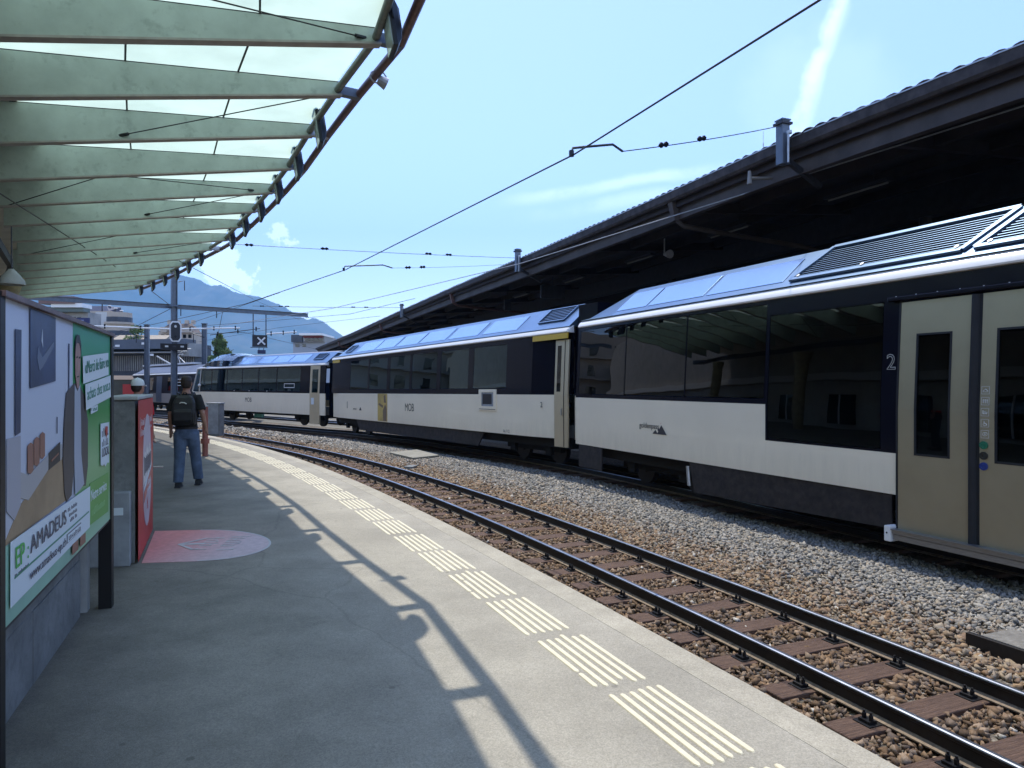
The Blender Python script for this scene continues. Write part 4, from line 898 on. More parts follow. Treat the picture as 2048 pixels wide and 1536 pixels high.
# --- middle carriage
L2 = (.75, 1.87, 3.43, 3.58, 4.22)
M2 = car_matrix((1.376, 17.6), (-.524, .852), -.42, .009)
w2 = [(14.18, 16.42, 2.04, 3.30), (12.05, 14.01, 2.04, 3.30), (9.82, 11.74, 2.04, 3.30), (7.53, 9.62, 2.04, 3.30), (5.27, 7.25, 2.04, 3.30), (2.97, 4.93, 2.04, 3.30)]
rpn = [(h[0] - .25, h[1] - .22) for h in w2]
car2, g2 = build_car('panorama_carriage', 'middle beige and navy carriage with yellow stripe at its doorway', M2, .02, 19.1, L2,
    [(1.64, 19.0, 1.872, 3.428)], w2, glass_teal, None, [(1.64, 17.9, .75, 1.87, 0, 0), (.68, 1.638, .75, 1.87, -.12, 0), (17.902, 19.05, .75, 1.87, 0, -.10)], tap0=.35, tap1=1.1, roof_panes=rpn)
m = MB(); m.add([(.10,-.20,1.872),(.10,-.20,3.428),(1.638,-.002,3.428),(1.638,-.002,1.872),(.10,-.25,1.872),(.10,-.25,3.428),(1.638,-.05,3.428),(1.638,-.05,1.872)], [(0,1,2,3),(7,6,5,4),(0,4,5,1),(1,5,6,2),(2,6,7,3),(3,7,4,0)][::1]); m.build('corner_panel', navy, car2, local=True)
m = MB(); m.loft([[(.08,-.07,.55),(.66,-.07,.55),(.66,-.11,.55),(.08,-.11,.55)],[(.08,-.07,3.26),(.66,-.07,3.26),(.66,-.11,3.26),(.08,-.11,3.26)]]); dr = m.build('door', gold2, car2, local=True)
MB().box(.40, .56, -.07, -.064, 1.95, 3.12).build('door_window', glass_dark, dr, local=True); MB().box(.235, .255, -.07, -.062, .56, 3.25).build('door_seam', rubber, dr, local=True)
MB().tube([(.33,-.05,1.35),(.33,-.05,1.52)], .015, 6).build('handle', galv, dr, local=True)
MB().box(.03, 1.62, .004, .03, 3.285, 3.425).build('yellow_stripe', yellow, car2, local=True); MB().box(17.95, 18.98, .004, .03, 3.30, 3.425).build('yellow_stripe', yellow, car2, local=True)
h_ = MB(); 
for q in ((3.47,3.62,1.39,2.02),(4.35,4.5,1.39,2.02),(3.62,4.35,1.39,1.52),(3.62,4.35,1.93,2.02)): h_.box(q[0], q[1], -.01, .025, q[2], q[3])
dp = h_.build('display_frame', beige, car2, local=True); MB().box(3.62, 4.35, -.01, .006, 1.52, 1.93).build('display_inset', plinthm, dp, local=True); MB().box(3.74, 4.28, .006, .010, 1.58, 1.88).build('display_screen', black, dp, local=True)
MB().box(3.50, 4.47, .026, .030, 1.425, 1.440).build('slot', steel_d, dp, local=True)
ps = MB().box(11.92, 12.96, .001, .004, .775, 1.865).build('side_poster', pm('yellow_side_print', (.50,.36,.10), .4, 0, .25, 2), car2, local=True)
for pts in ([(12.0,.79),(12.35,.79),(12.38,1.2),(12.15,1.45),(12.0,1.3)], [(12.05,1.5),(12.28,1.52),(12.30,1.78),(12.12,1.82)], [(12.4,1.3),(12.85,1.42),(12.8,1.5),(12.35,1.40)]):
    m = MB(); m.loft([[(a,.0045,c) for a, c in pts],[(a,.006,c) for a, c in pts]]); m.build('printed_figure', pm('brown_side_print', (.16,.11,.07), .4), ps, local=True)
ctext(car2, 'MOB', 9.77, 1.36, .40, black, y=.003, sx=1.0, sp=.95); ctext(car2, '1', 16.72, 1.34, .42, black, y=.003, outline=.006, sx=1.2); ctext(car2, 'goldenpass', 15.7, 1.20, .10, black, y=.003)
m = MB(); m.loft([[(15.15,.003,1.15),(14.85,.003,1.15),(15.0,.003,1.29)],[(15.15,.006,1.15),(14.85,.006,1.15),(15.0,.006,1.29)]]); m.build('mountain_emblem', black, car2, local=True)
ctext(car2, 'As 112', 2.92, .83, .12, black, y=.003); ctext(car2, '2', 1.2, 1.60, .2, steel_d, y=-.035)
m = MB(); m.add([(4.3,-.06,.748),(15.7,-.06,.748),(15.3,-.06,.30),(4.7,-.06,.30),(4.3,-.10,.748),(15.7,-.10,.748),(15.3,-.10,.30),(4.7,-.10,.30)], [(0,1,2,3),(7,6,5,4),(0,4,5,1),(1,5,6,2),(2,6,7,3),(3,7,4,0)]); m.build('skirt', skirtm, car2, local=True)
grille(car2, g2, .55, 1.75, 7, .30, .88, -.1, .03); grille(car2, g2, 17.0, 17.75, 6, .22, .70, -.1, .03)
seats(car2, [3.4, 4.5, 5.6, 6.8, 7.9, 9.0, 10.2, 11.3, 12.5, 13.6, 14.7, 15.9], 1.09); wheelset(car2, 2.3); wheelset(car2, 17.0)
for h in w2: MB().box(h[0]+.03, h[0]+.25, -.16, -.10, 2.2, 3.25).build('curtain', pm('curtain_cloth', (.55,.53,.48), .9) if 'curtain_cloth' not in MATS else MATS['curtain_cloth'], car2, local=True)
# gangways between carriages
for (Mx, xa, xb) in ((M2, -.72, .03),):
    m = MB()
    for i in range(9):
        x = xa + (xb - xa) * i / 8; r_ = .0 if i % 2 else .05
        m.box(x-.03, x+.03, -WB+.45-r_, -.45+r_, .75-r_, 3.55+r_)
    m.build('gangway_bellows', rubber, car2, local=True)
    MB().box(-.75, .0, -WB+.3, -.3, 3.6, 4.12).build('roof_end_fairing', navy, car2, local=True)
    m = MB(); m.add([(-.62,-.10,.75),(-.62,-.10,1.85),(-.02,-.22,1.85),(-.02,-.22,.75),(-.62,-.14,.75),(-.62,-.14,1.85),(-.02,-.26,1.85),(-.02,-.26,.75)], [(3,2,1,0),(4,5,6,7),(1,5,4,0),(2,6,5,1),(3,7,6,2),(0,4,7,3)])
    m.build('corner_fairing', beige, car2, local=True)

# --- leading carriage with glazed nose
L3 = (.62, 1.70, 3.09, 3.21, 3.80)
M3 = car_matrix((-9.15, 34.75), (-.734, .679), -.45)
w3 = [(12.55, 13.95, 1.80, 3.02), (11.35, 12.45, 1.80, 3.02), (10.52, 11.27, 1.80, 3.02), (8.65, 10.44, 1.80, 3.02), (6.76, 8.57, 1.80, 3.02), (4.78, 6.66, 1.80, 3.02), (2.35, 4.68, 1.80, 3.02)]
car3, g3 = build_car('panorama_carriage', 'farthest panorama carriage with rounded glass nose and one gold door', M3, .02, 13.4, L3,
    [(1.40, 14.05, 1.702, 3.088), (.02, .50, 1.702, 3.088)], w3, glass_teal, None, [(1.40, 14.2, .62, 1.70, 0, 0), (.02, .50, .62, 1.70, 0, 0)], tap0=.3, tap1=.4, roof_panes=[(2.2+1.75*i, 3.85+1.75*i) for i in range(5)], end_skip=True)
dr = MB().box(.51, 1.39, -.05, .01, .18, 3.08).build('door', gold2, car3, local=True); MB().box(.66, 1.19, .01, .016, 1.74, 2.90).build('door_window', glass_teal, dr, local=True)
MB().box(1.0, 1.25, .0115, .0135, 1.15, 1.48).build('notice', printw, dr, local=True)
m = MB()
for q in ((2.88,3.92,1.97,2.00),(2.88,3.92,2.17,2.20),(2.88,2.91,1.97,2.20),(3.89,3.92,1.97,2.20)): m.box(q[0], q[1], .0, .006, q[2], q[3])
m.build('white_frame', white, car3, local=True); ctext(car3, 'MOB', 7.8, 1.27, .36, steel_d, y=.003)
for x in (5.7, 7.7, 9.5): MB().tube([(x, 0, 1.79), (x, .012, 1.79)], .03, 8).build('window_vent', white, car3, local=True)
grille(car3, g3, .7, 1.55, 5, .3, .8, 0, .03); seats(car3, [2.8, 3.9, 5.0, 6.1, 7.2, 8.3, 9.4, 10.5, 11.6], .96); wheelset(car3, 2.3); wheelset(car3, 12.2)
# nose: glass shell lofted to the front, beige apron, windscreen frame
def nsec(x, top, w, zz0): 
    yc = -WB/2; h = WB/2*w
    return [(x, yc+h, zz0), (x, yc+h*.97, zz0+(top-zz0)*.45), (x, yc+h*.70, zz0+(top-zz0)*.86), (x, yc+h*.35, top), (x, yc-h*.35, top), (x, yc-h*.70, zz0+(top-zz0)*.86), (x, yc-h*.97, zz0+(top-zz0)*.45), (x, yc-h, zz0)]
m = MB(); m.loft([nsec(10.0,3.86,1.0,3.22), nsec(11.2,4.02,.99,3.22), nsec(12.4,4.02,.98,3.22), nsec(13.4,3.80,.95,3.20), nsec(14.2,3.42,.90,3.14), nsec(14.6,3.16,.84,3.10)]); m.build('glazed_cab_roof', glass_clear, car3, local=True, smooth=True)
m = MB(); m.loft([[(12.4, -.12, 3.25),(13.3,-.20,3.22),(13.3,-WB+.2,3.22),(12.4,-WB+.12,3.25)],[(11.0,-.5,3.98),(12.5,-.55,3.95),(12.5,-WB+.55,3.95),(11.0,-WB+.5,3.98)]]); m.build('cab_roof_frame', roofp, car3, local=True)
m = MB(); yc = -WB/2
m.loft([[(13.41,-.003,1.702),(13.41,-.003,3.09),(13.41,-WB,3.09),(13.41,-WB,1.702)],[(14.1,-.02,1.702),(14.0,-.02,3.09),(14.0,-WB+.02,3.09),(14.1,-WB+.02,1.702)],[(15.3,-.10,1.702),(14.65,-.10,3.09),(14.65,-WB+.1,3.09),(15.3,-WB+.1,1.702)]]); m.build('windscreen', glass_teal, car3, local=True, bevel=.02)
m = MB(); m.loft([[(14.05,0,.62),(14.05,0,1.70),(14.05,-WB,1.70),(14.05,-WB,.62)],[(14.6,-.10,.60),(14.7,-.12,1.70),(14.7,-WB+.12,1.70),(14.6,-WB+.1,.60)],[(15.25,-.14,.60),(15.40,-.12,1.70),(15.40,-WB+.12,1.70),(15.25,-WB+.14,.60)]]); m.build('nose_apron', beige, car3, local=True, bevel=.03)
m = MB(); m.bar((14.15,.0,1.72),(14.0,.0,3.10),.06,.05); m.bar((15.33,-.08,1.70),(14.66,-.07,3.12),.07,.05); m.tube([(13.3,.035,3.15),(14.2,.0,3.15),(14.70,-.06,3.13),(14.80,-1.3,3.13),(14.70,-WB+.06,3.13)], .055, 8); m.build('nose_frame', cream, car3, local=True)
MB().ell((13.9, .12, 2.1), .16, .08, .10).build('wing_mirror', cream, car3, local=True, smooth=True)
m = MB()
for i in range(7): x = -.85 + .12*i; m.box(x-.03, x+.03, -WB+.4, -.4, .7, 3.3)
m.build('gangway_bellows', rubber, car3, local=True)

# --- another train far behind
matte_navy = pm('matte_navy', (.010,.010,.014), .45, 0, spec=.2)
M4 = car_matrix((-24.2, 54.6), (-.69, .724), -.62)
L4 = (.75, 1.55, 3.12, 3.28, 3.85)
w4 = [(1.5+1.9*i, 3.1+1.9*i, 1.8, 2.95) for i in range(3)] + [(10.6, 13.4, 1.8, 2.9)]
car4, g4 = build_car('distant_railcar', 'dark railcar with white roof line standing far behind the signal mast', M4, -6, 16.6, L4, [(-6, 16.6, 1.552, 3.118)], w4, glass_dark, None, [(-6, 16.6, .75, 1.55, 0, 0)], tap1=1.4)
for o in car4.children:
    if 'side_panel' in o.name: o.data.materials[0] = pm('far_train_panel', (.30,.27,.24), .5)
for o in car4.children:
    if o.name.startswith('window_band'): o.data.materials[0] = matte_navy
MB().box(8.3, 9.7, -.03, .012, .8, 3.0).build('door', steel_g, car4, local=True)
c4r = pm('far_train_roof', (.12,.13,.16), .5, .2, .1, 2)
for o in car4.children:
    if o.name.startswith(('roof', 'roof_top')) and 'stripe' not in o.name: o.data.materials[0] = c4r
MB().box(3.5, 16.4, -WB/2-.5, -WB/2+.5, 3.98, 4.12).build('roof_walk', white, car4, local=True)
for z in (2.2, 2.45, 2.7): MB().box(3.6, 5.0, .0, .008, z, z+.05).build('vent_slot', white, car4, local=True)
ctext(car4, 'GOLDENPASS', -1.5, 1.2, .3, steel_d, y=.003)
wheelset(car4, 3); wheelset(car4, 13.5)
pg = MB(); P3 = lambda x, z, y=-WB/2: Vector((x, y, z))
pg.tube([P3(6.2,4.0), P3(8.2,4.75), P3(6.9,5.35)], .05, 6); pg.tube([P3(6.9,5.35,-.6), P3(6.9,5.35,-2.0)], .04, 6); pg.tube([P3(7.6,5.2,-.7), P3(7.6,5.2,-1.9)], .035, 6); pg.tube([P3(6.9,5.35), P3(7.6,5.2)], .03, 6); pg.tube([P3(7.7,4.1), P3(8.3,4.8)], .035, 6)
pg.tube([P3(9.6,4.0), P3(13.8,4.9)], .06, 6); pg.tube([P3(9.6,4.0), P3(8.0,4.9), P3(7.0,4.9)], .05, 6); pg.build('pantograph', galv, car4, local=True)
wg = thing('freight_wagon', 'olive green van with red end board at the left of the far railcar', 'wagon', (-34.5, 60.5, -.6))
m = MB(); m.loft([[(-39,58,-.1),(-32.9,61.5,-.1),(-34.4,64,-.1),(-41,60.5,-.1)],[(-39,58,2.1),(-32.9,61.5,2.1),(-34.4,64,2.1),(-41,60.5,2.1)]]); m.build('body', pm('olive_paint', (.09,.085,.055), .6, 0, .15, 2), wg)
m = MB(); m.loft([[(-39.1,57.9,2.1),(-32.7,61.5,2.1),(-34.4,64.2,2.1),(-41.1,60.5,2.1)],[(-39.1,58.3,2.45),(-33.0,61.7,2.45),(-34.4,63.9,2.45),(-41,60.4,2.45)]]); m.build('roof', pm('wagon_roof_rust', (.25,.19,.14), .8), wg)
MB().bar((-33.5,61.1,1.1),(-32.7,61.55,1.1),.06,1.2).build('red_board', pm('signal_red', (.55,.04,.03), .4), wg)

# ---------------------------------------------------------------- big station roof at the right
RPT = [(17.4,-11.8),(14.0,-5.2),(10.35,2.2),(8.5,5.8),(6.72,9.31),(5.05,12.9),(3.55,16.9),(.38,25.14),(-2.76,32.96),(-6.87,43.57),(-14.52,63.62),(-24.5,88.5)]
_rp = np.array(RPT); _rl = np.concatenate([[0], np.cumsum(np.hypot(*(_rp[1:] - _rp[:-1]).T))])
def RP0(d): return Vector((float(np.interp(d, _rl, _rp[:,0])), float(np.interp(d, _rl, _rp[:,1])), 0))
def RD(d): v = RP0(min(d + 1.2, _rl[-1])) - RP0(max(d - 1.2, 0)); return v.normalized()
def RN(d): v = RD(d); return Vector((v.y, -v.x, 0))          # away from the camera, into the roof
RL = float(_rl[-1])
def at_y(y): return float(np.interp(y, _rp[:,1], _rl))
roof = thing('station_roof', 'long dark station roof with corrugated sheets and weathered gutter over the train', 'station roof', RP0(40) + RN(40)*5)
def rsweep(name, prof, mat, st=2.0, par=None, d0=0, d1=None):
    d1 = d1 or RL; n = int((d1 - d0) / st); m = MB(); m.loft([[RP0(d0+(d1-d0)*i/n) + RN(d0+(d1-d0)*i/n)*a + Vector((0,0,z)) for a, z in prof] for i in range(n+1)])
    return m.build(name, mat, par or roof)
rsweep('gutter', [(0,6.20),(.015,6.20),(.03,6.04),(.15,6.04),(.17,6.20),(.185,6.20),(.17,6.01),(.13,5.985),(.05,5.985),(.01,6.03)], gutterm)
rsweep('gutter_lip', [(-.012,6.19),(-.012,6.21),(.012,6.21),(.012,6.19)], galv)
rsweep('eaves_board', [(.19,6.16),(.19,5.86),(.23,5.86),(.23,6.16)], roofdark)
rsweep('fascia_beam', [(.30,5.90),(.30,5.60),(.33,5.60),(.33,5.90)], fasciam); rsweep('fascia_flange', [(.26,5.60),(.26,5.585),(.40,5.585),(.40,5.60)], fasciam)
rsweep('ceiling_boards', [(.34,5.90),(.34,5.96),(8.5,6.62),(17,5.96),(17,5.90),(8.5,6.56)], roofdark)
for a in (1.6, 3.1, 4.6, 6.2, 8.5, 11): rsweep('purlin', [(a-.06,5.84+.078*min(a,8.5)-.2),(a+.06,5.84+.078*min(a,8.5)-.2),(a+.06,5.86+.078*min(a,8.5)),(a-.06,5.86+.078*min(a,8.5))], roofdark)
rsweep('main_beam', [(4.9,5.45),(5.2,5.45),(5.2,6.1),(4.9,6.1)], steel_d)
rsweep('back_wall', [(15.0,-.5),(15.2,-.5),(15.2,6),(15.0,6)], roofdark)
# corrugated sheet: waves running down the slope, seen end on at the gutter
m = MB(); pitch = .27; nseg = int(92 / pitch) * 4; d00 = 4
r1, r2 = [], []
for i in range(nseg + 1):
    d = d00 + i * pitch / 4; w = .045 * (abs(math.cos(math.pi * i / 4)) ** .8) + (.01 if (i // 16) % 2 else 0); p, nn = RP0(d), RN(d)
    r1.append((p + nn*-.0 + Vector((0,0,6.195+w)), p + nn*8.5 + Vector((0,0,6.80+w)), p + nn*-.0 + Vector((0,0,6.18+w)), p + nn*8.5 + Vector((0,0,6.78+w))))
vs = [q for r in r1 for q in r]; fs = []
for i in range(nseg): a, b_ = 4*i, 4*(i+1); fs += [(a, b_, b_+1, a+1), (a+2, a+3, b_+3, b_+2), (a, a+2, b_+2, b_)]
m.add(vs, fs); m.build('corrugated_sheets', rooft, roof)
rsweep('back_slope', [(8.5,6.8),(17.2,6.2),(17.2,6.15),(8.5,6.75)], rooft)
for d in np.arange(6, RL, 5.0):
    p, nn, dd = RP0(d), RN(d), RD(d)
    MB().bar(p + nn*.34 + Z3*5.72, p + nn*8.5 + Z3*6.35, .12, .22).build('rafter', roofdark, roof)
for d in np.arange(9, RL, 10.0):
    p, nn = RP0(d) + RN(d)*5.05, RN(d); MB().tube([p - Z3*.5, p + Z3*5.5], .14, 10).build('column', steel_d, roof)
struct(MB().loft([[RP0(d)+RN(d)*2.6-Z3*.9, RP0(d)+RN(d)*15-Z3*.9, RP0(d)+RN(d)*15-Z3*.02, RP0(d)+RN(d)*2.6-Z3*.02] for d in np.arange(0, RL, 4.0)]).build('far_platform', kerbm, base=False))
# rainwater pipes: a short drop bracket, then a long pipe back to the column
for y in (16.65, 33.6, 50.5, 71.0):
    d = at_y(y); p, nn = RP0(d), RN(d); dd = RD(d)
    m = MB(); m.loft([[p+nn*.06-dd*.09+Z3*6.0, p+nn*.06+dd*.09+Z3*6.0, p+nn*.20+dd*.09+Z3*6.0, p+nn*.20-dd*.09+Z3*6.0],[p+nn*.16-dd*.07+Z3*5.56, p+nn*.16+dd*.07+Z3*5.56, p+nn*.32+dd*.07+Z3*5.56, p+nn*.32-dd*.07+Z3*5.56]])
    m.tube([p+nn*.24+Z3*5.58, p+nn*.45+Z3*5.46, p+nn*1.4+Z3*5.38, p+nn*3.9+Z3*5.22, p+nn*4.6+Z3*5.12, p+nn*4.75+Z3*4.9, p+nn*4.75+Z3*4.2], .06, 8)
    m.build('rain_pipe', brownst if y > 20 else fasciam, roof, smooth=True)
posts = []
for y, lab in ((12.95, 'nearest'), (25.3, 'middle'), (42.6, 'farthest')):
    d = at_y(y); p, nn, dd = RP0(d), RN(d), RD(d); q = p - nn*.12
    m = MB(); m.obox(q + Z3*6.10, nn*.085, dd*.085, Z3*.40); po = m.build('wire_post', steel_g, roof, bevel=.008)
    MB().obox(q + Z3*6.505, nn*.10, dd*.10, Z3*.012).build('post_cap', steel_g, po); MB().obox(q + Z3*6.44, nn*.12, dd*.12, Z3*.02).build('post_band', steel_d, po)
    MB().bar(q + nn*.0 + Z3*5.85, q + nn*.9 + Z3*5.40, .09, .09).build('strut', steel_d, po)
    m = MB(); m.tube([q - nn*.02 - dd*.16 + Z3*6.22, q - nn*.02 - dd*.16 + Z3*5.7], .022, 8); m.tube([q - dd*.16 + Z3*6.22, q - dd*.16 + Z3*6.27], .05, 8); m.build('clamp_rod', galv, po)
    posts.append(q)
# antennas on the roof
for y, lab, hh in ((14.9, 'slim antenna behind the roof edge right of the nearest wire post', .62), (23.3, 'small antenna pair on the roof left of the middle post', .40)):
    d = at_y(y); p = RP0(d) + RN(d)*1.2; t_ = thing('roof_antenna', lab, 'antenna', p + Z3*6.25)
    m = MB(); m.tube([p+Z3*6.25, p+Z3*(6.3+hh)], .012, 5); m.tube([p+RD(d)*.09+Z3*6.25, p+RD(d)*.09+Z3*(6.3+hh*.55)], .012, 5)
    for i in range(5): m.tube([p+Z3*(6.32+.07*i), p+RD(d)*.09+Z3*(6.32+.07*i)], .005, 4)
    m.build('mast', galv, t_)
    m = MB(); m.tube([p+Z3*(6.3+hh), p+Z3*(6.55+hh)], .005, 4); m.build('whip', galv, t_)
lampm = pm('unlit_tube_lamp', (.22,.21,.19), .5)
nm = ['first','second','third','fourth','fifth','sixth','seventh']
for i, y in enumerate((9.5, 13.4, 17.2, 21.2, 25.5, 30.2, 35.5)):
    d = at_y(y); p = RP0(d) + RN(d)*2.2; dd = RD(d); t_ = thing('tube_lamp', 'unlit tube lamp under the dark roof, %s from the right' % nm[i], 'lamp', p + Z3*5.55, group='tube lamps under the station roof')
    MB().obox(p + Z3*5.62, dd*.78, RN(d)*.09, Z3*.03).build('lamp_tray', steel_d, t_); MB().tube([p-dd*.72+Z3*5.565, p+dd*.72+Z3*5.565], .022, 8).build('tube', lampm, t_)
    MB().tube([p-dd*.4+Z3*5.64, p-dd*.4+Z3*5.95], .01, 5).build('hanger', steel_d, t_)
for y, lab in ((19.2, 'grey horn loudspeaker hanging under the dark roof beside the tube lamps'),):
    d = at_y(y); p = RP0(d) + RN(d)*1.7; t_ = thing('loudspeaker', lab, 'loudspeaker', p + Z3*5.3)
    MB().tube([p+Z3*5.34, p-RD(d)*.28+Z3*5.30], [.04,.12], 14).build('horn', galv, t_); MB().tube([p+Z3*5.34, p+Z3*5.85], .02, 6).build('stem', galv, t_)
for y, lab in ((26.6, 'back of a hanging sign under the roof beyond the loudspeaker'), (31.0, 'narrow hanging sign end under the far roof')):
    d = at_y(y); p = RP0(d) + RN(d)*1.9; t_ = thing('hanging_sign', lab, 'sign', p + Z3*5.0)
    MB().obox(p + Z3*5.25, RN(d)*(.5 if y < 30 else .15), RD(d)*.06, Z3*.25).build('panel', steel_d, t_); MB().tube([p+Z3*5.5, p+Z3*5.95], .02, 6).build('hanger', steel_d, t_)

# ---------------------------------------------------------------- overhead wires
def wire(name, lab, pts, r=.008, mat=None, cat='wire', sag=0.0, group=None):
    P_ = []
    for i in range(len(pts) - 1):
        a, b_ = Vector(pts[i]), Vector(pts[i+1])
        for j in range(8): f = j / 8; P_.append(a.lerp(b_, f) - Z3*sag*4*f*(1-f))
    P_.append(Vector(pts[-1])); t_ = thing(name, lab, cat, tuple(P_[len(P_)//2]), group=group)
    MB().tube(P_, r, 6).build('cable', mat or wirem, t_); return t_
def w3(x, y, z): D = 1420*(z-1.72)/(768-y); return Vector(((x-1024)/1420*D, D, z))
cw = [TR(-6, -.2, 4.8), Vector((2.47,5.69,4.8)), Vector((.84,9.51,4.8)), Vector((-4.51,19.18,4.8)), Vector((-10.28,27.34,4.8)), TR(44, -.2, 4.8), TR(62, 0, 4.8)]
wire('contact_wire', 'thick contact wire running high above the empty near track', cw, .0115)
cw2 = [Vector((11.5,-1,5.6)), Vector((7.14,9.9,5.6)), Vector((5.0,14.0,5.6)), Vector((.25,22.9,5.6)), TR(34, 6, 5.5), TR(55, 6, 5.4)]
wire('contact_wire', 'contact wire above the train, seen against the dark roof', cw2, .0125, mat=galv)
def span(lab, a, b_, ins, r=.0075, arm=None):
    t_ = wire('span_wire', lab, [a, b_], r, sag=.03); L = Vector(b_) - Vector(a)
    for f in ins:
        c = Vector(a) + L*f; d = L.normalized(); m = MB(); m.tube([c-d*.12, c-d*.06, c, c+d*.06, c+d*.12], [.012,.045,.015,.045,.012], 8); m.build('insulator', insul, t_)
    if arm: 
        m = MB(); m.tube(arm, .017, 8); m.tube([arm[0] + Z3*.03, arm[0] - Z3*.05], .035, 6); m.build('steady_arm', wirem, t_, smooth=True)
    return t_
A1 = Vector((.80,9.55,4.83)); q = posts[0] + Z3*6.42
h1 = Vector((1.55, 9.95, 4.98))
span('span wire with two insulators from the nearest roof post to the curved steady arm', h1, q, (.21, .43), arm=[A1, A1+Vector((.02,.02,.07)), A1.lerp(h1,.35)+Z3*.08, A1.lerp(h1,.8)+Z3*.10, h1])
A2 = Vector((-4.55,19.2,4.83)); h2 = Vector((-3.35, 19.9, 4.97))
e2 = KP(8.3) - KN(8.3)*.33 + Z3*5.45
span('long span wire with insulators from the canopy edge across to the middle roof post', e2, posts[1] + Z3*6.2, (.04, .26, .62, .70))
span('short pull-off wire with a curved arm at the second wire support', h2, posts[1] + Z3*6.0, (.1, .2), r=.005, arm=[A2, A2+Vector((.03,.02,.08)), A2.lerp(h2,.4)+Z3*.08, A2.lerp(h2,.8)+Z3*.09, h2])
br = posts[0] + RN(at_y(12.95))*0 ; 
t_ = thing('wire_bracket', 'white insulated bracket holding the wire above the nearest carriage', 'bracket', Vector((4.75,14.0,5.6)))
MB().tube([Vector((4.55,13.6,5.66)), Vector((5.35,13.9,5.75))], .03, 8).build('bracket_arm', lampm, t_); MB().tube([Vector((4.55,13.6,5.55)), Vector((4.55,13.6,5.80))], [.05,.03], 8).build('insulator', lampm, t_)
span('span wire on the far side reaching the farthest roof post', w3(505,612,6.1), posts[2] + Z3*6.3, (.06,.18,.22,.66,.75), r=.012)
wire('catenary_wire', 'upper of the two wires slanting to the far roof edge', [w3(360,655,5.4), w3(560,640,6.0), w3(700,628,6.2), w3(830,597,6.4)], .012)
wire('catenary_wire', 'lower of the two wires slanting to the far roof edge', [w3(360,690,5.2), w3(560,655,6.0), w3(760,632,6.2)], .010)
wire('catenary_wire', 'wire running down the mountain ridge from the canopy edge', [e2 - Z3*.1 + Vector((-2.4,2,0)), w3(520,605,8), w3(600,640,8)], .012)
wire('catenary_wire', 'thin wire from the signal mast down to the left behind the posters', [w3(340,618,6.4), w3(262,658,6.0), w3(200,690,6)], .02)
wire('catenary_wire', 'thin wire rising from the far train up to the beam', [w3(430,700,5.5), w3(445,625,7.0)], .02)
wire('catenary_wire', 'thin wire crossing low over the far train roof', [w3(355,668,6.5), w3(490,665,6.5), w3(640,700,6)], .02)
wire('catenary_wire', 'feeder wire between the beam and the contact wire', [w3(355,655,6.4), w3(430,630,6.4), w3(560,585,6.2)], .014)
wire('catenary_wire', 'diagonal stay wire between canopy end and signal mast', [w3(303,582,5.5), w3(341,611,6.4)], .016)
for x0, y0, x1, y1, D_, lab in ((182,652,360,659,46,'long white cantilever tube left of the signal mast'), (362,658,480,656,50,'white cantilever tube right of the signal mast'), (420,670,520,657,52,'grey cantilever tube sloping up to the hanging cross board'), (533,668,593,664,50,'white cantilever tube right of the hanging cross board')):
    a = Vector(((x0-1024)/1420*D_, D_, 1.72+(768-y0)*D_/1420)); b_ = Vector(((x1-1024)/1420*(D_+1.5), D_+1.5, 1.72+(768-y1)*(D_+1.5)/1420))
    t_ = thing('cantilever_tube', lab, 'cantilever', a.lerp(b_, .5)); MB().tube([a, b_], .05 if 'white' in lab else .03, 8).build('tube', insw if 'white' in lab else wirem, t_)
    for f in (.15, .55, .92): c = a.lerp(b_, f); MB().tube([c - Z3*.14, c + Z3*.16], .05, 8).build('insulator', insul, t_)

# ---------------------------------------------------------------- signal gantry and masts
gm0 = Vector((-20.7, 43.5, -.6)); gt = thing('signal_gantry', 'tall blue grey mast carrying a long cross beam over the tracks', 'gantry', gm0)
def hbeam(p, q, w, h, mat, name, par, up=(0,0,1)):
    p, q = Vector(p), Vector(q); d = (q-p).normalized(); sd = d.cross(Vector(up)).normalized(); u = sd.cross(d).normalized(); m = MB()
    m.bar(p + u*h/2, q + u*h/2, w, .02, up=u); m.bar(p - u*h/2, q - u*h/2, w, .02, up=u); m.bar(p, q, .02, h, up=u); return m.build(name, mat, par)
gd = (Vector((-14.2,49.4,0)) - Vector((-26,39.6,0))).normalized()
hbeam(gm0, gm0 + Z3*9.2, .30, .30, steel_g, 'mast', gt, up=gd)
a, b_ = Vector((-26,39.6,6.5)), Vector((-14.2,49.4,6.5)); hbeam(a - Vector((2.4,2,0)), b_, .22, .24, steel_g, 'cross_beam', gt)
MB().bar(gm0 + Z3*7.05, gm0 + Z3*7.15, .45, .45).build('collar', steel_g, gt)
MB().tube([gm0 + gd*.25 + Z3*8.6, gm0 + gd*.6 + Z3*8.7, gm0 + gd*.6 + Z3*8.1], .03, 6).build('arm', steel_d, gt)
for f in (.18, .46, .60): c = a.lerp(b_, f); MB().tube([c - Z3*.12, c - Z3*.55], .03, 6).build('drop_rod', steel_d, gt)
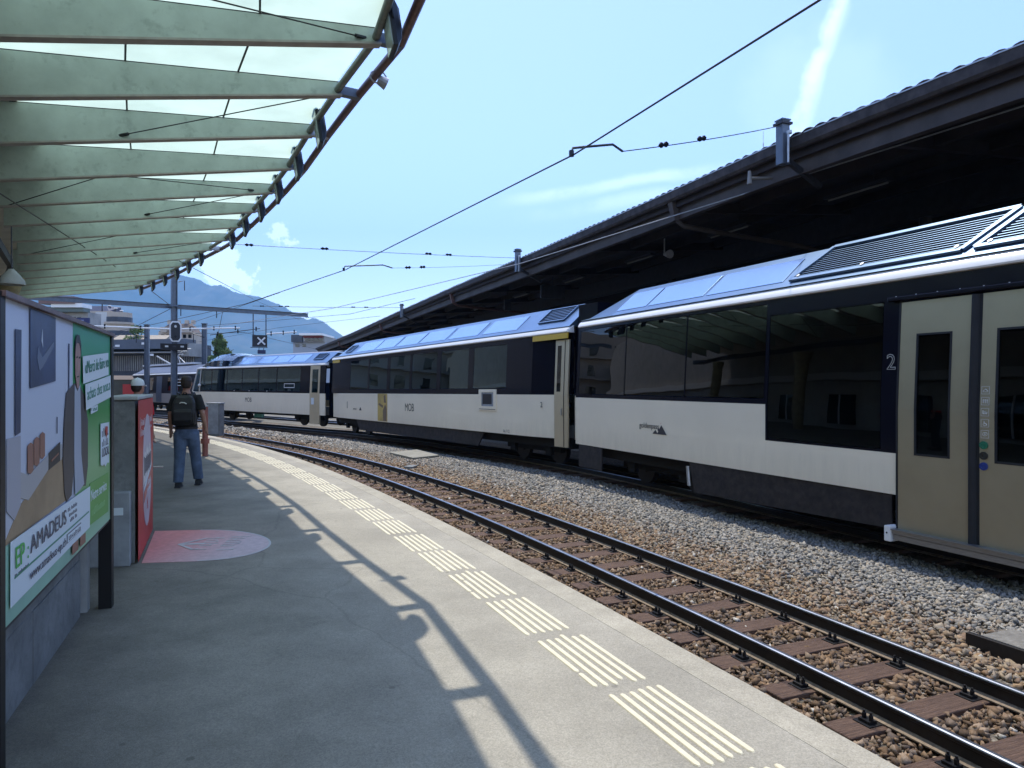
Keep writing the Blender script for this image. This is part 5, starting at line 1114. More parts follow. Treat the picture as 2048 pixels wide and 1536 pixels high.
# octagonal signal
D_ = 43.0; sc0 = Vector(((351-1024)/1420*D_, D_, 1.72 + (768-663)*D_/1420)); vd_ = Vector((sc0.x, sc0.y, 0)).normalized(); hx = Vector((vd_.y, -vd_.x, 0))
def octo(c, w, h, y0, y1, cut=.3):
    pts = [(-w,h-w*cut*2),(-w*(1-cut*1.4),h),(w*(1-cut*1.4),h),(w,h-w*cut*2),(w,-h+w*cut*2),(w*(1-cut*1.4),-h),(-w*(1-cut*1.4),-h),(-w,-h+w*cut*2)]
    return [[c + hx*a + Z3*z + vd_*y for a, z in pts][::1] for y in (y0, y1)]
sg = thing('railway_signal', 'tall octagonal black light signal with white rim on the mast', 'signal', sc0 - Z3*.6)
MB().loft(octo(sc0, .33, .62, -.02, .04)).build('white_rim', white, sg); MB().loft(octo(sc0, .25, .54, -.06, -.021)).build('signal_face', black, sg)
for z, m_ in ((.30, galv), (-.32, galv)): MB().tube([sc0 + Z3*z - vd_*.061, sc0 + Z3*z - vd_*.14], .075, 10).build('signal_lens', m_ if z > 0 else iron, sg)
sb_ = Vector(((348-1024)/1420*D_, D_, 1.72 + (768-694)*D_/1420)); t_ = thing('dwarf_signal_box', 'wide black signal box directly under the octagonal signal', 'signal', sb_ - Z3*.2)
MB().obox(sb_, hx*.74, vd_*.10, Z3*.20).build('housing', iron, t_)
for a_ in (-.40, .02, .45): MB().obox(sb_ + hx*a_ - vd_*.105 + Z3*.03, hx*(.09 if a_ else .13), vd_*.006, Z3*.05).build('lens', galv if abs(a_) > .1 else steel_d, t_)
# hanging cross board
D_ = 48.2; c = Vector(((519.5-1024)/1420*D_, D_, 1.72 + (768-682)*D_/1420)); vd_ = Vector((c.x, c.y, 0)).normalized(); hx = Vector((vd_.y, -vd_.x, 0))
xb = thing('cross_board', 'black board with a white X hanging under the beam', 'sign', c - Z3*.4)
MB().obox(c, hx*.48, vd_*.05, Z3*.40).build('board', black, xb)
m = MB(); 
for sg_ in (-1, 1): m.bar(c + hx*.10 + (-hx*.24 - Z3*.24*sg_) - vd_*(.056+.004*(sg_>0)), c + hx*.10 + (hx*.24 + Z3*.24*sg_) - vd_*(.056+.004*(sg_>0)), .005, .10, up=vd_.cross((hx+Z3*sg_).normalized()))
m.build('white_cross', white, xb)
for a_ in (-.42, .40): MB().tube([c + hx*a_ + Z3*.40, c + hx*a_ + Z3*2.0], .035, 6).build('hanger', steel_d, xb)
MB().bar(c - hx*.6 - Z3*.44, c + hx*.5 - Z3*.44, .04, .04).build('lower_bar', iron, xb)
t_ = thing('blue_plate', 'small dark blue plate under the hanging cross board', 'sign', c - Z3*.9 + hx*.1); MB().obox(c - Z3*.74 + hx*.12, hx*.26, vd_*.03, Z3*.13).build('plate', pm('blue_plate_paint', (.01,.015,.08), .4), t_)
for a_ in (-.05, .25): MB().tube([c + hx*a_ - Z3*.44, c + hx*a_ - Z3*.62], .02, 5).build('hanger', steel_d, t_)
t_ = thing('green_post', 'green lattice post seen through the glass nose roof', 'post', (-17.6, 49.5, -.6)); hbeam((-17.55,49.3,-.6), (-17.55,49.3,3.6), .5, .5, pm('green_post_paint', (.08,.22,.14), .5), 'shaft', t_, up=(1,0,0))
for x, yt, D_, lab in ((294, 650, 60, 'plain steel mast left of the signal mast'), (409, 648, 58, 'plain steel mast right of the signal mast')):
    p = Vector(((x-1024)/1420*D_, D_, -.6)); zt_ = 1.72 + (768-yt)*D_/1420; t_ = thing('catenary_mast', lab, 'mast', p)
    hbeam(p, p + Z3*(zt_+.6), .34, .34, steel_g, 'shaft', t_, up=(1,.2,0)); MB().obox(p + Z3*(zt_+.62), Vector((.2,0,0)), Vector((0,.2,0)), Z3*.03).build('mast_cap', steel_g, t_)
    MB().tube([p + Z3*(zt_-.5), p + Vector((-.9,0,zt_-.2)), p + Vector((-.9,0,zt_-.9))], .05, 6).build('arm', steel_d, t_)

# ---------------------------------------------------------------- far buildings
def gp(x, D): return (x-1024)/1420*D
def gzp(y, D): return 1.72 + (768-y)*D/1420
def facade(th, x0, x1, y0, yb, ztop, zbot, mat, wins, name='wall', depth=3.2, wmat=None):
    """box building between image-independent world points A=(x0,y0) and B=(x1,yb), windows as (u0,u1,z0,z1)"""
    A, B = Vector((x0,y0,0)), Vector((x1,yb,0)); d = (B-A).normalized(); n = Vector((d.y,-d.x,0)); L = (B-A).length
    m = MB(); m.loft([[A+Z3*zbot,B+Z3*zbot,B-n*depth+Z3*zbot,A-n*depth+Z3*zbot],[A+Z3*ztop,B+Z3*ztop,B-n*depth+Z3*ztop,A-n*depth+Z3*ztop]]); m.build(name, mat, th)
    for u0, u1, z0, z1 in wins:
        f = MB().obox(A + d*(u0+u1)/2*L + n*.02 + Z3*(z0+z1)/2, d*(u1-u0)/2*L, n*.05, Z3*(z1-z0)/2).build('window', wmat or glass_dark, th)
    return A, B, d, n, L
cr_ = pm('cream_render', (.46,.39,.31), .9, 0, .08, .3); sl_d = pm('slate_roof', (.05,.06,.10), .7, 0, .2, .4); dk = pm('dark_facade', (.055,.065,.08), .6, 0, .3, .6); mg = pm('mid_grey_facade', (.30,.29,.27), .7, 0, .2, .5)
for i in range(1): pass
D_ = 120
t_ = thing('hotel', 'tall cream hotel with slate roof and rounded balconied corner', 'building', (gp(205, D_), D_, 0))
ws = [(.25 + .45*(i % 1), .3, 0, 1) for i in range(0)]
A, B, d, n, L = facade(t_, gp(148,118), gp(222,118), 118, 118, gzp(622,118), 0, cr_, [(.18+.14*i, .24+.14*i, gzp(650,118)-3.3*j, gzp(643,118)-3.3*j) for i in range(1) for j in range(3)])
MB().obox((A+B)/2 + d*L*.25 + n*.06 + Z3*(gzp(640,118)), d*L*.16, n*.05, Z3*1.3).build('wall_panel', pm('grey_wall_panel', (.55,.55,.52), .9), t_)
m = MB(); m.loft([[A+d*2.2+Z3*gzp(622,118), B-d*.4+Z3*gzp(622,118), B-n*3.2+Z3*gzp(622,118), A-n*3.2+Z3*gzp(622,118)], [A+d*2.6+n*-.8+Z3*gzp(611,118), B-d*1.2-n*.8+Z3*gzp(611,118), B-n*3+Z3*gzp(611,118), A-n*3+Z3*gzp(611,118)]]); m.build('roof', sl_d, t_)
cc = Vector((gp(228,118), 119.5, 0)); m = MB(); m.tube([cc, cc + Z3*gzp(624,118)], 2.0, 16); m.build('corner_tower', cr_, t_)
for j in range(4):
    z = gzp(648,118) - 2.3*j; MB().tube([cc + Z3*z, cc + Z3*(z+.35)], 2.65 if j else 2.3, 16).build('balcony', cr_, t_); m = MB(); m.tube([cc + Z3*(z+.36), cc + Z3*(z+1.2)], 2.05, 16); m.build('window_ring', dk, t_)
for j in range(3): p = cc + Vector((-1.4+1.0*j, -.3, gzp(623,118)-.4*j)); MB().tube([p, p+Z3*1.0], .16, 6).build('chimney', dk, t_); MB().tube([p+Z3*1.0, p+Z3*1.15], .28, 8).build('chimney_cap', white, t_)
t_ = thing('office_block', 'grey flat roofed block with white awnings left of the hotel', 'building', (gp(120,100), 100, 0))
A, B, d, n, L = facade(t_, gp(60,100), gp(176,100), 100, 100, gzp(624,100), 0, mg, [(.55+.09*i, .61+.09*i, gzp(645,100)-3*j, gzp(634,100)-3*j) for i in range(4) for j in range(2)])
MB().obox(A.lerp(B,.75) + n*.4 + Z3*gzp(613,100), d*L*.26, n*1.2, Z3*.28).build('awning', white, t_); MB().obox(A.lerp(B,.6) + n*.9 + Z3*gzp(603,100), d*L*.30, n*1.0, Z3*.5).build('roof_box', brownst, t_); MB().obox(A.lerp(B,.55) + n*.3 + Z3*gzp(620,100), d*L*.45, n*.8, Z3*.35).build('roof_edge', pm('green_grey_edge', (.13,.17,.16), .7), t_)
t_ = thing('station_name_board', 'dark blue station name board above the poster edge', 'sign', (gp(155,60), 60, 5)); MB().obox((gp(152,60), 60, gzp(641,60)), (1.15,0,0), (0,.08,0), Z3*.22).build('board', pm('station_blue', (.01,.015,.09), .4), t_); MB().obox((gp(163,60), 59.9, gzp(641,60)), (.25,0,0), (0,.02,0), Z3*.05).build('pale_mark', pm('pale_mark', (.3,.32,.5), .5), t_)
t_ = thing('villa', 'cream villa with dark mansard roof behind the signal mast', 'building', (gp(350,120), 120, 0))
A, B, d, n, L = facade(t_, gp(317,120), gp(387,120), 120, 120, gzp(664,120), 0, cr_, [(.08+.155*i, .17+.155*i, gzp(676,120)-3.2*j, gzp(669,120)-3.2*j) for i in range(6) for j in range(2)])
m = MB(); m.loft([[A+Z3*gzp(664,120),B+Z3*gzp(664,120),B-n*3.2+Z3*gzp(664,120),A-n*3.2+Z3*gzp(664,120)],[A+d*.6-n*.6+Z3*gzp(654,120),B-d*.6-n*.6+Z3*gzp(654,120),B-d*.6-n*3+Z3*gzp(654,120),A+d*.6-n*3+Z3*gzp(654,120)],[A+d*1.4-n*1.2+Z3*gzp(646,120),B-d*1.4-n*1.2+Z3*gzp(646,120),B-d*1.4-n*2.6+Z3*gzp(646,120),A+d*1.4-n*2.6+Z3*gzp(646,120)]]); m.build('roof', pm('mansard_brown', (.13,.10,.085), .8, 0, .2, .5), t_)
for j, u in enumerate((.2, .45, .7, .88)): MB().obox(A.lerp(B,u) + n*.3 + Z3*gzp(660,120), d*.5, n*.5, Z3*.45).build('dormer', cr_, t_); MB().obox(A.lerp(B,u) - n*1.5 + Z3*gzp(643,120), d*.28, n*.3, Z3*.35).build('chimney', cr_, t_)
MB().obox(A.lerp(B,.5) + n*.6 + Z3*gzp(682,120), d*L*.5, n*.6, Z3*.15).build('balcony', white, t_)
t_ = thing('low_hall', 'low hall with beige tiled roof between hotel and villa', 'building', (gp(280,110), 110, 0))
A, B, d, n, L = facade(t_, gp(218,110), gp(325,110), 110, 110, gzp(686,110), 0, mg, [(.05+.12*i, .13+.12*i, gzp(697,110), gzp(690,110)) for i in range(8)])
m = MB(); m.loft([[A+n*.5+Z3*gzp(686,110), B+n*.5+Z3*gzp(686,110), B-n*2.6+Z3*gzp(686,110), A-n*2.6+Z3*gzp(686,110)],[A-n*2.6+Z3*gzp(668,110), B-n*2.6+Z3*gzp(668,110), B-n*3.0+Z3*gzp(668,110), A-n*3.0+Z3*gzp(668,110)]]); m.build('roof', pm('beige_tile', (.33,.28,.21), .85, 0, .2, 3, stretch=(1,8,8)), t_)
t_ = thing('goods_shed', 'long dark grey shed with slatted front behind the far railcar', 'building', (gp(300,84), 84, 0))
A, B, d, n, L = facade(t_, gp(205,84), gp(390,82), 84, 82, gzp(690,84), -.8, dk, [])
MB().obox((A+B)/2 + n*.9 + Z3*gzp(691,84), d*(L/2), n*1.1, Z3*.55).build('upper_fascia', pm('blue_grey_fascia', (.10,.115,.14), .6, 0, .15, .4), t_)
MB().obox((A+B)/2 + n*1.0 + Z3*gzp(707,84), d*(L/2), n*1.0, Z3*.06).build('ledge', mg, t_)
for i in range(42): MB().obox(A.lerp(B,(i+.5)/42) + n*.06 + Z3*gzp(727,84), d*.06, n*.05, Z3*.9).build('slat', mg, t_)
for u, yy in ((.24, 696), (.30, 694), (.58, 690), (.66, 712)): MB().obox(A.lerp(B,u) + n*2.03 + Z3*gzp(yy,84), d*.28, n*.02, Z3*.12).build('white_mark', white, t_)
MB().obox(B - d*.2 + n*.2 + Z3*gzp(702,84), d*.5, n*1.4, Z3*.75).build('end_block', mg, t_)
t_ = thing('modern_house', 'small modern house with dark red top floor at the far roof end', 'building', (gp(615,115), 115, 0))
A, B, d, n, L = facade(t_, gp(586,115), gp(650,115), 115, 115, gzp(683,115), 0, pm('pale_blue_render', (.34,.37,.42), .8), [(.08,.2,gzp(694,115),gzp(688,115)),(.3,.4,gzp(694,115),gzp(688,115))])
A, B, d, n, L = facade(t_, gp(607,114), gp(648,114), 114, 114, gzp(671,114), gzp(683,114), mg, [(.10+.21*i, .28+.21*i, gzp(682,114), gzp(676,114)) for i in range(4)], name='upper_floor', depth=8)
MB().obox((A+B)/2 + n*.3 + Z3*gzp(673.5,114), d*(L*.46), n*.4, Z3*.18).build('red_blind', pm('dark_red_blind', (.16,.03,.035), .7), t_); MB().obox((A+B)/2 - n*2 + Z3*gzp(670,114), d*(L*.54), n*4, Z3*.16).build('flat_roof', white, t_)
MB().obox(Vector((gp(593,114),114.4,gzp(677,114))), (.9,0,0), (0,.3,0), Z3*.6).build('balcony', dk, t_)

for (x, y, w, h, lab, m_) in ((-66, 72, 9, 13, 'cream apartment house added out of view for window reflections, nearest of three', cr_), (-84, 92, 10, 16, 'tall apartment house added out of view for window reflections, middle of three', mg), (-108, 112, 13, 12, 'broad apartment house added out of view for window reflections, last of three', cr_)):
    t_ = thing('reflection_house', lab, 'building', (x, y, 0)); d = Vector((.63, .78, 0)); n = Vector((d.y, -d.x, 0)); c = Vector((x, y, 0))  # unseen houses, added to break up the reflections in the carriage windows
    MB().obox(c + Z3*h/2, d*w, n*5, Z3*h/2).build('wall', m_, t_)
    for j in range(int(h/3)):
        for i in range(5): MB().obox(c + d*w*(-.8+.4*i) + n*5.02 + Z3*(1.8+3*j), d*.6, n*.05, Z3*.8).build('window', glass_dark, t_)
        MB().obox(c + n*5.5 + Z3*(.6+3*j), d*w*.9, n*.5, Z3*.10).build('balcony', cr_, t_)
# ---------------------------------------------------------------- trees
leafm = pm('leaf_green', (.10,.15,.04), .8, 0, .35, 1.5)
def tree(name, lab, base, H, rx, n, seed, conic=False, group=None):
    rs = random.Random(seed); base = Vector(base); t_ = thing(name, lab, 'tree', base, group=group)
    m = MB(); m.tube([base, base+Z3*H*.45, base+Z3*H*.9], [H*.035, H*.022, H*.005], 8)
    for i in range(9):
        a = rs.uniform(0, 6.28); z = H*rs.uniform(.2,.75); m.tube([base+Z3*z, base+Z3*(z+H*.12)+Vector((math.cos(a),math.sin(a),0))*rx*.7], [H*.012, H*.003], 5)
    m.build('trunk', pm('bark', (.06,.045,.03), .9) if 'bark' not in MATS else MATS['bark'], t_)
    cl = []
    for i in range(34):
        f = rs.random(); z = .18 + .8*f; w = (1.05 - f) if conic else math.sin(math.pi*min(1,.15+.85*f))**.6
        a = rs.uniform(0, 6.28); r = rx*w*rs.uniform(.25,1); cl.append((base + Vector((r*math.cos(a), r*math.sin(a), H*z)), rx*rs.uniform(.16,.34)))
    vs, fs = [], []
    for i in range(n):
        c, r = rs.choice(cl); d = Vector((rs.gauss(0,1), rs.gauss(0,1), rs.gauss(0,.8))).normalized()*r*rs.uniform(.6,1.05); p = c + d; s_ = H*rs.uniform(.010,.022)
        u = Vector((rs.gauss(0,1), rs.gauss(0,1), rs.gauss(0,1))).normalized(); w = u.orthogonal().normalized(); k = len(vs)
        vs += [p-u*s_, p+w*s_*.6, p+u*s_, p-w*s_*.6]; fs.append((k,k+1,k+2,k+3))
    m = MB(); m.add(vs, fs); o = m.build('crown', leafm, t_); return t_
tree('conifer_tree', 'dark green tree standing alone between the masts', (gp(441,78), 78, -.5), gzp(668,78)+.5, 2.0, 12000, 3, True)
tree('bushy_tree', 'rounded green tree top above the low hall roof', (gp(272,112), 112, 0), gzp(655,112), 2.6, 5000, 5)
tree('bushy_tree', 'low green bush at the foot of the mast beside the shed', (gp(397,70), 70, -.8), gzp(732,70)+.8, 1.4, 3000, 6)
for i, (x, D_, yt) in enumerate(((470,160,738),(500,165,742),(560,170,744),(240,150,720),(690,150,745))):
    tree('distant_tree', ['distant dark tree just above the leading carriage roof','distant tree right of the lone conifer','distant tree low behind the middle of the train','distant tree hidden low behind the shed','distant tree under the far end of the station roof'][i], (gp(x,D_), D_, -1), gzp(yt,D_)+1, 3.5, 2500, 20+i)

# ---------------------------------------------------------------- mountain
ridge = [(-900,700),(-300,640),(0,545),(120,530),(220,525),(300,532),(355,549),(396,558),(410,566),(424,572),(439,569.5),(452,574.6),(467,583.5),(485,588.6),(518,593.6),(548,605),(571,614),(591,629),(612,639),(620,638),(627,635.5),(645,642),(662,654.6),(676,665),(700,682),(740,705),(800,725),(900,738),(1050,745),(1400,740),(2200,735),(3400,730)]
rx_ = np.array([r[0] for r in ridge]); ry_ = np.array([r[1] for r in ridge])
from mathutils import noise as mn
m = MB(); NX, NY = 330, 60; vs = []
px_ = np.concatenate([np.linspace(-900, 100, 50), np.linspace(104, 760, 230), np.linspace(770, 3400, 50)])
for j in range(NY):
    f = j / (NY - 1)
    for i in range(NX):
        x = px_[i]; D0 = 4600.0; D_ = D0 * (.52 + .48 * f) ; h = 1.72 + (768 - np.interp(x, rx_, ry_)) * D0 / 1420
        X = (x - 1024) / 1420 * D0
        sp = mn.fractal(Vector((X/620, D_/900, 2.3)), .9, 2.1, 6)
        wob = abs(mn.noise(Vector((X/330, D_/1500, .7)))) * 1.0
        prof = f ** 1.25
        z = -40 + (h + 40) * prof * (1 + (sp*.22 - wob*.30) * (1 - f) * 1.6) 
        z += (4 * mn.noise(Vector((X/22, 7.7, 1.1))) + 3.0*mn.noise(Vector((X/9, 3.1, 5.5)))) * f
        vs.append((X, D_, z))
fs = [(j*NX+i, j*NX+i+1, (j+1)*NX+i+1, (j+1)*NX+i) for j in range(NY-1) for i in range(NX-1)]
b0 = len(vs)
for i in range(NX): vs.append((vs[(NY-1)*NX+i][0]*1.15, 6000, -60))
fs += [((NY-1)*NX+i, (NY-1)*NX+i+1, b0+i+1, b0+i) for i in range(NX-1)]
m.add(vs, fs); mt = pm('mountain_forest', (.045,.07,.035), .95, 0, 0, .004, col2=(.11,.12,.075), detail=12, lo=.4, hi=.62)
mo = m.build('mountain', mt, smooth=True, base=False); struct(mo)
# haze over the lake side
hz = MB().box(-7000, 7000, -200, 6500, -4, 1400).build('haze', pm('haze', (1,1,1)), base=False); hz['kind'] = 'stuff'; hz['label'] = 'pale blue summer haze in the air'
hm = MATS['haze']; nt = hm.node_tree; nt.nodes.clear(); ho = nt.nodes.new('ShaderNodeOutputMaterial'); pv = nt.nodes.new('ShaderNodeVolumePrincipled')
pv.inputs['Color'].default_value = (.22, .53, 1.0, 1); pv.inputs['Density'].default_value = HAZE if 'HAZE' in globals() else 1.85e-4; pv.inputs['Anisotropy'].default_value = 0.0
nt.links.new(pv.outputs[0], ho.inputs['Volume'])

# ---------------------------------------------------------------- people
skin = pm('skin', (.36,.20,.145), .6, 0, .06, 8); hairm = pm('dark_brown_hair', (.022,.013,.010), .7, 0, .3, 60)
jeansm = pm('blue_denim', (.085,.125,.20), .9, 0, .28, 7, bump=.3, bscale=120); tshirt = pm('black_cotton', (.012,.013,.015), .9, 0, .2, 6)
def remesh(o, v, it=2):
    r = o.modifiers.new('remesh', 'REMESH'); r.mode = 'VOXEL'; r.voxel_size = v; r.use_smooth_shade = True
    s_ = o.modifiers.new('smooth', 'SMOOTH'); s_.factor = .6; s_.iterations = it; return o
def etube(m, pts):                       # pts: (centre, rx, ry) horizontal ellipses
    m.loft([[(c[0]+rx*math.cos(a), c[1]+ry*math.sin(a), c[2]) for a in [2*math.pi*j/16 for j in range(16)]] for c, rx, ry in pts])
def hand(m, w, d, side):                 # palm and five curled fingers below the wrist
    w, d = Vector(w), Vector(d).normalized(); f = Vector((side*-.25, .95, -.1)).normalized(); k = d.cross(f).normalized()
    m.tube([w, w + d*.05, w + d*.095], [.026,.036,.032], 10, flat=.62)
    for i, (ln, ax) in enumerate(((.068,.030),(.078,.010),(.072,-.011),(.056,-.030))):
        b_ = w + d*.088 + f*ax; m.tube([b_ - d*.02, b_ + d*ln*.45, b_ + d*ln*.8 + k*side*.012, b_ + d*ln + k*side*.028], [.0105,.010,.009,.007], 7)
    b_ = w + d*.03 + f*.024; m.tube([b_, b_ + f*.028 + d*.025, b_ + f*.034 + d*.058], [.013,.011,.008], 7)
def person(lab, M, H=1.79, armL=None, armR=None, feet=None, shirt=None, trousers=None, hair=True, cap=None):
    t_ = thing('person', lab, 'person', M=M); k = H / 1.79; V = lambda *a: Vector(a)
    sh_z, hip_z = 1.47, .94
    feet = feet or ((-.11,.05,0), (.12,-.05,0)); (LA, LW), (RA, RW) = armL, armR
    b_ = MB()
    etube(b_, [((0,0,.90),.155,.105),((0,0,1.0),.15,.10),((0,0,1.12),.135,.095),((0,0,1.25),.155,.105),((0,.0,1.38),.175,.105),((0,0,1.455),.15,.085),((0,0,1.50),.075,.065),((0,.005,1.56),.056,.058),((0,.012,1.60),.055,.06)])
    etube(b_, [((0,.035,1.575),.045,.05),((0,.03,1.60),.066,.078),((0,.022,1.645),.074,.092),((0,.015,1.69),.077,.099),((0,.012,1.735),.075,.096),((0,.01,1.77),.058,.076),((0,.01,1.79),.026,.035)])
    b_.tube([V(0,.108,1.70), V(0,.135,1.665), V(0,.125,1.655)], [.011,.016,.012], 8)                      # nose
    b_.tube([V(-.022,.112,1.62), V(.022,.112,1.62)], .010, 6)                                           # lips
    for sx in (-1, 1): b_.ell((sx*.079,.012,1.672), .011,.020,.031, 10, 6)                                  # ears
    for sx, A_, W_ in ((-1, LA, LW), (1, RA, RW)):
        S_ = V(sx*.175,0,1.44); b_.tube([V(sx*.10,0,1.43), S_, S_.lerp(V(*A_),.5), V(*A_), V(*A_).lerp(V(*W_),.35), V(*W_)], [.06,.058,.047,.040,.040,.027], 12)
        hand(b_, W_, V(*W_) - V(*A_), sx)
    for sx, F_ in zip((-1, 1), feet):
        F_ = V(*F_); hp = V(sx*.085,0,.92); kn = hp.lerp(F_ + Z3*.08, .52) + V(0,.035,0); b_.tube([hp, hp.lerp(kn,.5), kn, kn.lerp(F_+Z3*.1,.4), F_ + Z3*.09], [.085,.072,.053,.052,.038], 12); b_.tube([F_ + Z3*.06 - V(0,.04,0), F_ + V(0,.16,.035)], [.04,.03], 10)
    body = remesh(b_.build('body', skin, t_, local=True), .0085)
    s_ = MB()
    etube(s_, [((0,0,.93),.175,.125),((0,0,1.0),.170,.122),((0,0,1.12),.158,.115),((0,0,1.25),.170,.122),((0,0,1.37),.195,.125),((0,0,1.45),.175,.105),((0,0,1.495),.10,.085),((0,0,1.515),.072,.072)])
    for sx, A_ in ((-1, LA), (1, RA)):
        S_ = V(sx*.18,0,1.435); e = S_.lerp(V(*A_), .80); s_.tube([V(sx*.08,0,1.42), S_, S_.lerp(e,.5), e], [.075,.078,.070,.073], 14)
    remesh(s_.build('shirt', shirt, t_, local=True), .011)
    j = MB(); etube(j, [((0,0,.78),.165,.115),((0,-.005,.86),.180,.130),((0,0,.94),.172,.122),((0,0,1.0),.160,.115)])
    for sx, F_ in zip((-1, 1), feet):
        F_ = V(*F_); hp = V(sx*.088,-.005,.88); kn = hp.lerp(F_ + Z3*.08, .52) + V(0,.03,0); an = F_ + Z3*.085
        j.tube([hp, hp.lerp(kn,.45), kn, kn.lerp(an,.25), kn.lerp(an,.6), an + Z3*.03, an], [.112,.100,.083,.085,.080,.078,.082], 14)
        sm = MB(); sm.loft([[F_ + V(a, y, z) for a, y, z in r] for r in (
            [(-.04,-.085,.0),(.04,-.085,.0),(.038,-.08,.075),(-.038,-.08,.075)], [(-.046,-.0,.0),(.046,0,.0),(.042,.0,.10),(-.042,0,.10)], [(-.05,.09,.0),(.05,.09,.0),(.042,.08,.065),(-.042,.08,.065)], [(-.038,.175,.0),(.038,.175,.0),(.03,.165,.045),(-.03,.165,.045)])])
        sh = sm.build('shoe', pm('dark_sneaker', (.015,.018,.022), .7) if 'dark_sneaker' not in MATS else MATS['dark_sneaker'], t_, local=True, bevel=.012); MB().box(-.046+F_.x, .046+F_.x, -.088+F_.y, .172+F_.y, F_.z-.004, F_.z+.016).build('sole', steel_d if 'x' else white, sh, local=True)
    remesh(j.build('trousers', trousers, t_, local=True), .011, 3)
    MB().loft([[(.173*math.cos(a)*q, .124*math.sin(a)*q, z) for a in [2*math.pi*i/20 for i in range(20)]] for q, z in ((1.0,.935),(1.02,.945),(1.02,.965),(1.0,.97))]).build('belt', black, t_, local=True)
    if hair:
        h = MB(); etube(h, [((0,-.035,1.60),.052,.045),((0,-.030,1.63),.074,.070),((0,-.018,1.68),.083,.092),((0,-.004,1.73),.084,.102),((0,.004,1.775),.070,.088),((0,.005,1.803),.035,.045)]); remesh(h.build('hair', hairm, t_, local=True), .007, 1)
    if cap:
        h = MB(); etube(h, [((0,-.035,1.60),.050,.045),((0,-.028,1.64),.076,.072),((0,-.018,1.68),.081,.090),((0,-.010,1.70),.081,.092)]); remesh(h.build('hair', hairm, t_, local=True), .007, 1)
        c = MB(); etube(c, [((0,.0,1.695),.089,.108),((0,0,1.73),.090,.108),((0,.0,1.77),.080,.096),((0,.0,1.80),.055,.066),((0,.0,1.815),.018,.02)]); cp = c.build('cap', cap, t_, local=True, smooth=True)
        v = MB(); v.loft([[(-.07,.06,1.70),(.07,.06,1.70),(.07,.06,1.708),(-.07,.06,1.708)],[(-.06,.13,1.695),(.06,.13,1.695),(.06,.13,1.703),(-.06,.13,1.703)],[(-.035,.175,1.68),(.035,.175,1.68),(.035,.175,1.688),(-.035,.175,1.688)]]); v.build('cap_visor', cap, cp, local=True); MB().ell((0,0,1.818),.01,.01,.007,8,5).build('cap_button', cap, cp, local=True)
    for ch in t_.children: pass
    return t_
man = person('man walking away in black t-shirt and blue jeans with a black backpack', Matrix.Translation((-5.48, 11.95, 0)) @ Matrix.Rotation(R(14), 4, 'Z') @ Matrix.Diagonal((1.03, 1.03, 1.03, 1)),
    armL=((-.235,-.04,1.17), (-.245,.06,.93)), armR=((.255,-.06,1.19), (.285,.06,.95)), feet=((-.10,-.12,0), (.16,.12,.015)), shirt=tshirt, trousers=jeansm)
bpk = pm('backpack_nylon', (.010,.011,.013), .6, 0, .3, 9, bump=.3, bscale=30)
m = MB(); m.loft([[(x*w, -.10 - d_ * (1 if y else 0), z) for x, y in ((-1,0),(-1,1),(1,1),(1,0))] for z, w, d_ in ((1.00,.155,.13),(1.03,.175,.17),(1.20,.178,.18),(1.36,.165,.15),(1.45,.13,.11),(1.49,.09,.06))])
bk = m.build('backpack', bpk, man, local=True, bevel=.04)
m = MB(); m.loft([[(x*w, -.272 - d_ * (1 if y else 0), z) for x, y in ((-1,0),(-1,1),(1,1),(1,0))] for z, w, d_ in ((1.05,.12,.02),(1.09,.135,.05),(1.22,.135,.05),(1.27,.12,.02))]); m.build('front_pocket', bpk, bk, local=True, bevel=.015)
MB().tube([(-.05,-.262,1.36),(-.03,-.268,1.375),(.02,-.268,1.37),(.05,-.262,1.35)], .009, 6).build('logo_patch', greyline, bk, local=True)
for sx in (-1, 1): m = MB(); m.tube([(sx*.10,-.11,1.46),(sx*.115,-.06,1.52),(sx*.12,.03,1.525),(sx*.125,.115,1.45),(sx*.14,.13,1.30),(sx*.17,.06,1.12),(sx*.16,-.12,1.06)], .022, 8, flat=.4); m.build('shoulder_strap', bpk, bk, local=True)
MB().tube([(-.03,-.10,1.49),(-.02,-.12,1.53),(.02,-.12,1.53),(.03,-.10,1.49)], .008, 6).build('grab_loop', bpk, bk, local=True)
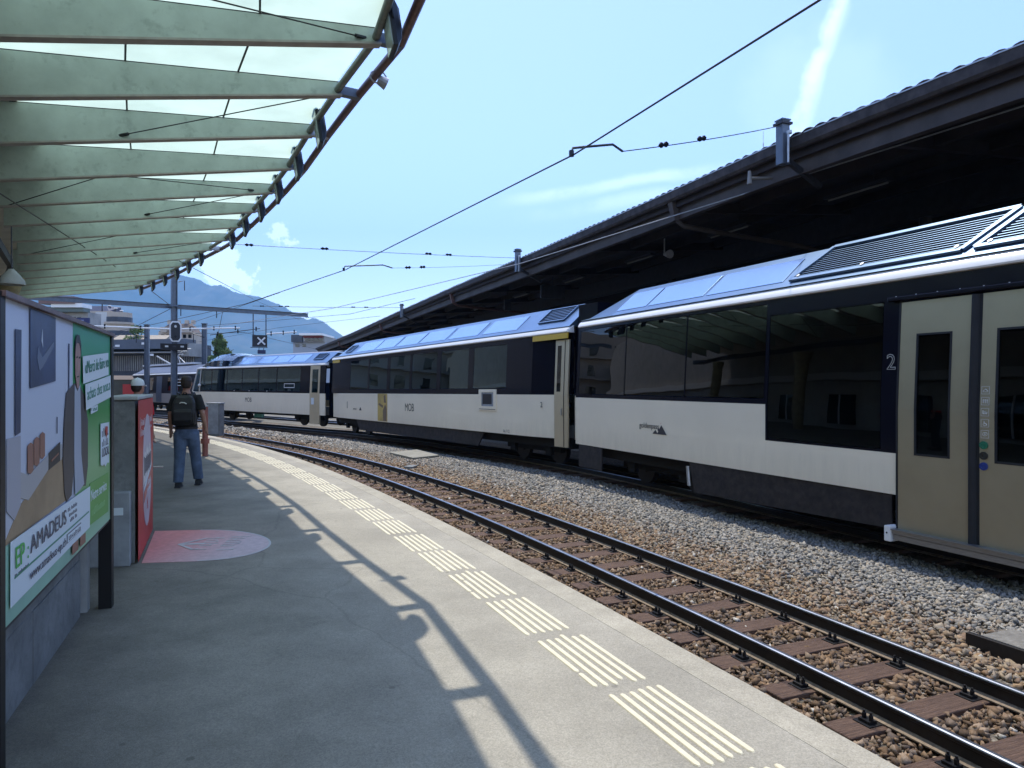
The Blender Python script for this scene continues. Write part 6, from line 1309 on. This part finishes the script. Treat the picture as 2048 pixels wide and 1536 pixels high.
person('person in white cap and red t-shirt standing behind the red poster wall', Matrix.Translation((-5.80, 11.0, 0)) @ Matrix.Rotation(R(-8), 4, 'Z'),
    armL=((-.23,-.02,1.18), (-.24,.08,.95)), armR=((.225,-.03,1.19), (.215,.04,.96)), shirt=pm('red_cotton', (.50,.012,.025), .85, 0, .1, 6), trousers=pm('dark_shorts', (.04,.045,.06), .9), hair=False, cap=pm('white_cap_cloth', (.62,.66,.68), .8))

# ---------------------------------------------------------------- lettering becomes plain mesh
bpy.context.view_layer.update(); dg = bpy.context.evaluated_depsgraph_get()
for o in [o for o in C.objects if o.type == 'FONT']:
    me = bpy.data.meshes.new_from_object(o.evaluated_get(dg)); n_ = bpy.data.objects.new('lettering', me); C.objects.link(n_)
    n_.parent = o.parent; n_.matrix_basis = o.matrix_basis.copy(); n_['kind'] = 'thing'; del n_['kind']
    if not me.materials: me.materials.append(o.data.materials[0])
    bpy.data.objects.remove(o, do_unlink=True)

# carriage sides lean inward above the waist, as the real bodies do
TUM = .052
for car_, zm_ in ((car1, 1.85), (car2, 1.87), (car3, 1.70), (car4, 1.55)):
    for o in car_.children_recursive:
        if o.type != 'MESH' or o.name.startswith(('seat', 'bogie', 'wheel')): continue
        off_ = o.matrix_basis.translation.copy(); ly = o.name.startswith('lettering')
        if ly:
            if off_.z > zm_: o.location.y -= TUM * (off_.z - zm_); o.rotation_euler.x = o.rotation_euler.x
            continue
        zs_ = [q.co.z for q in o.data.vertices]
        if min(zs_) < zm_ - .01 and max(zs_) > zm_ + .01:
            bmx = bmesh.new(); bmx.from_mesh(o.data); bmesh.ops.bisect_plane(bmx, geom=bmx.verts[:] + bmx.edges[:] + bmx.faces[:], plane_co=(0, 0, zm_), plane_no=(0, 0, 1)); bmx.to_mesh(o.data); bmx.free()
        v = np.empty(len(o.data.vertices) * 3); o.data.vertices.foreach_get('co', v); v = v.reshape(-1, 3)
        w = np.clip(v[:, 2] - zm_, 0, 2.0) * TUM; sgn = np.clip((v[:, 1] + WB/2) / (WB/2), -1, 1); v[:, 1] -= w * sgn
        o.data.vertices.foreach_set('co', v.reshape(-1)); o.data.update()
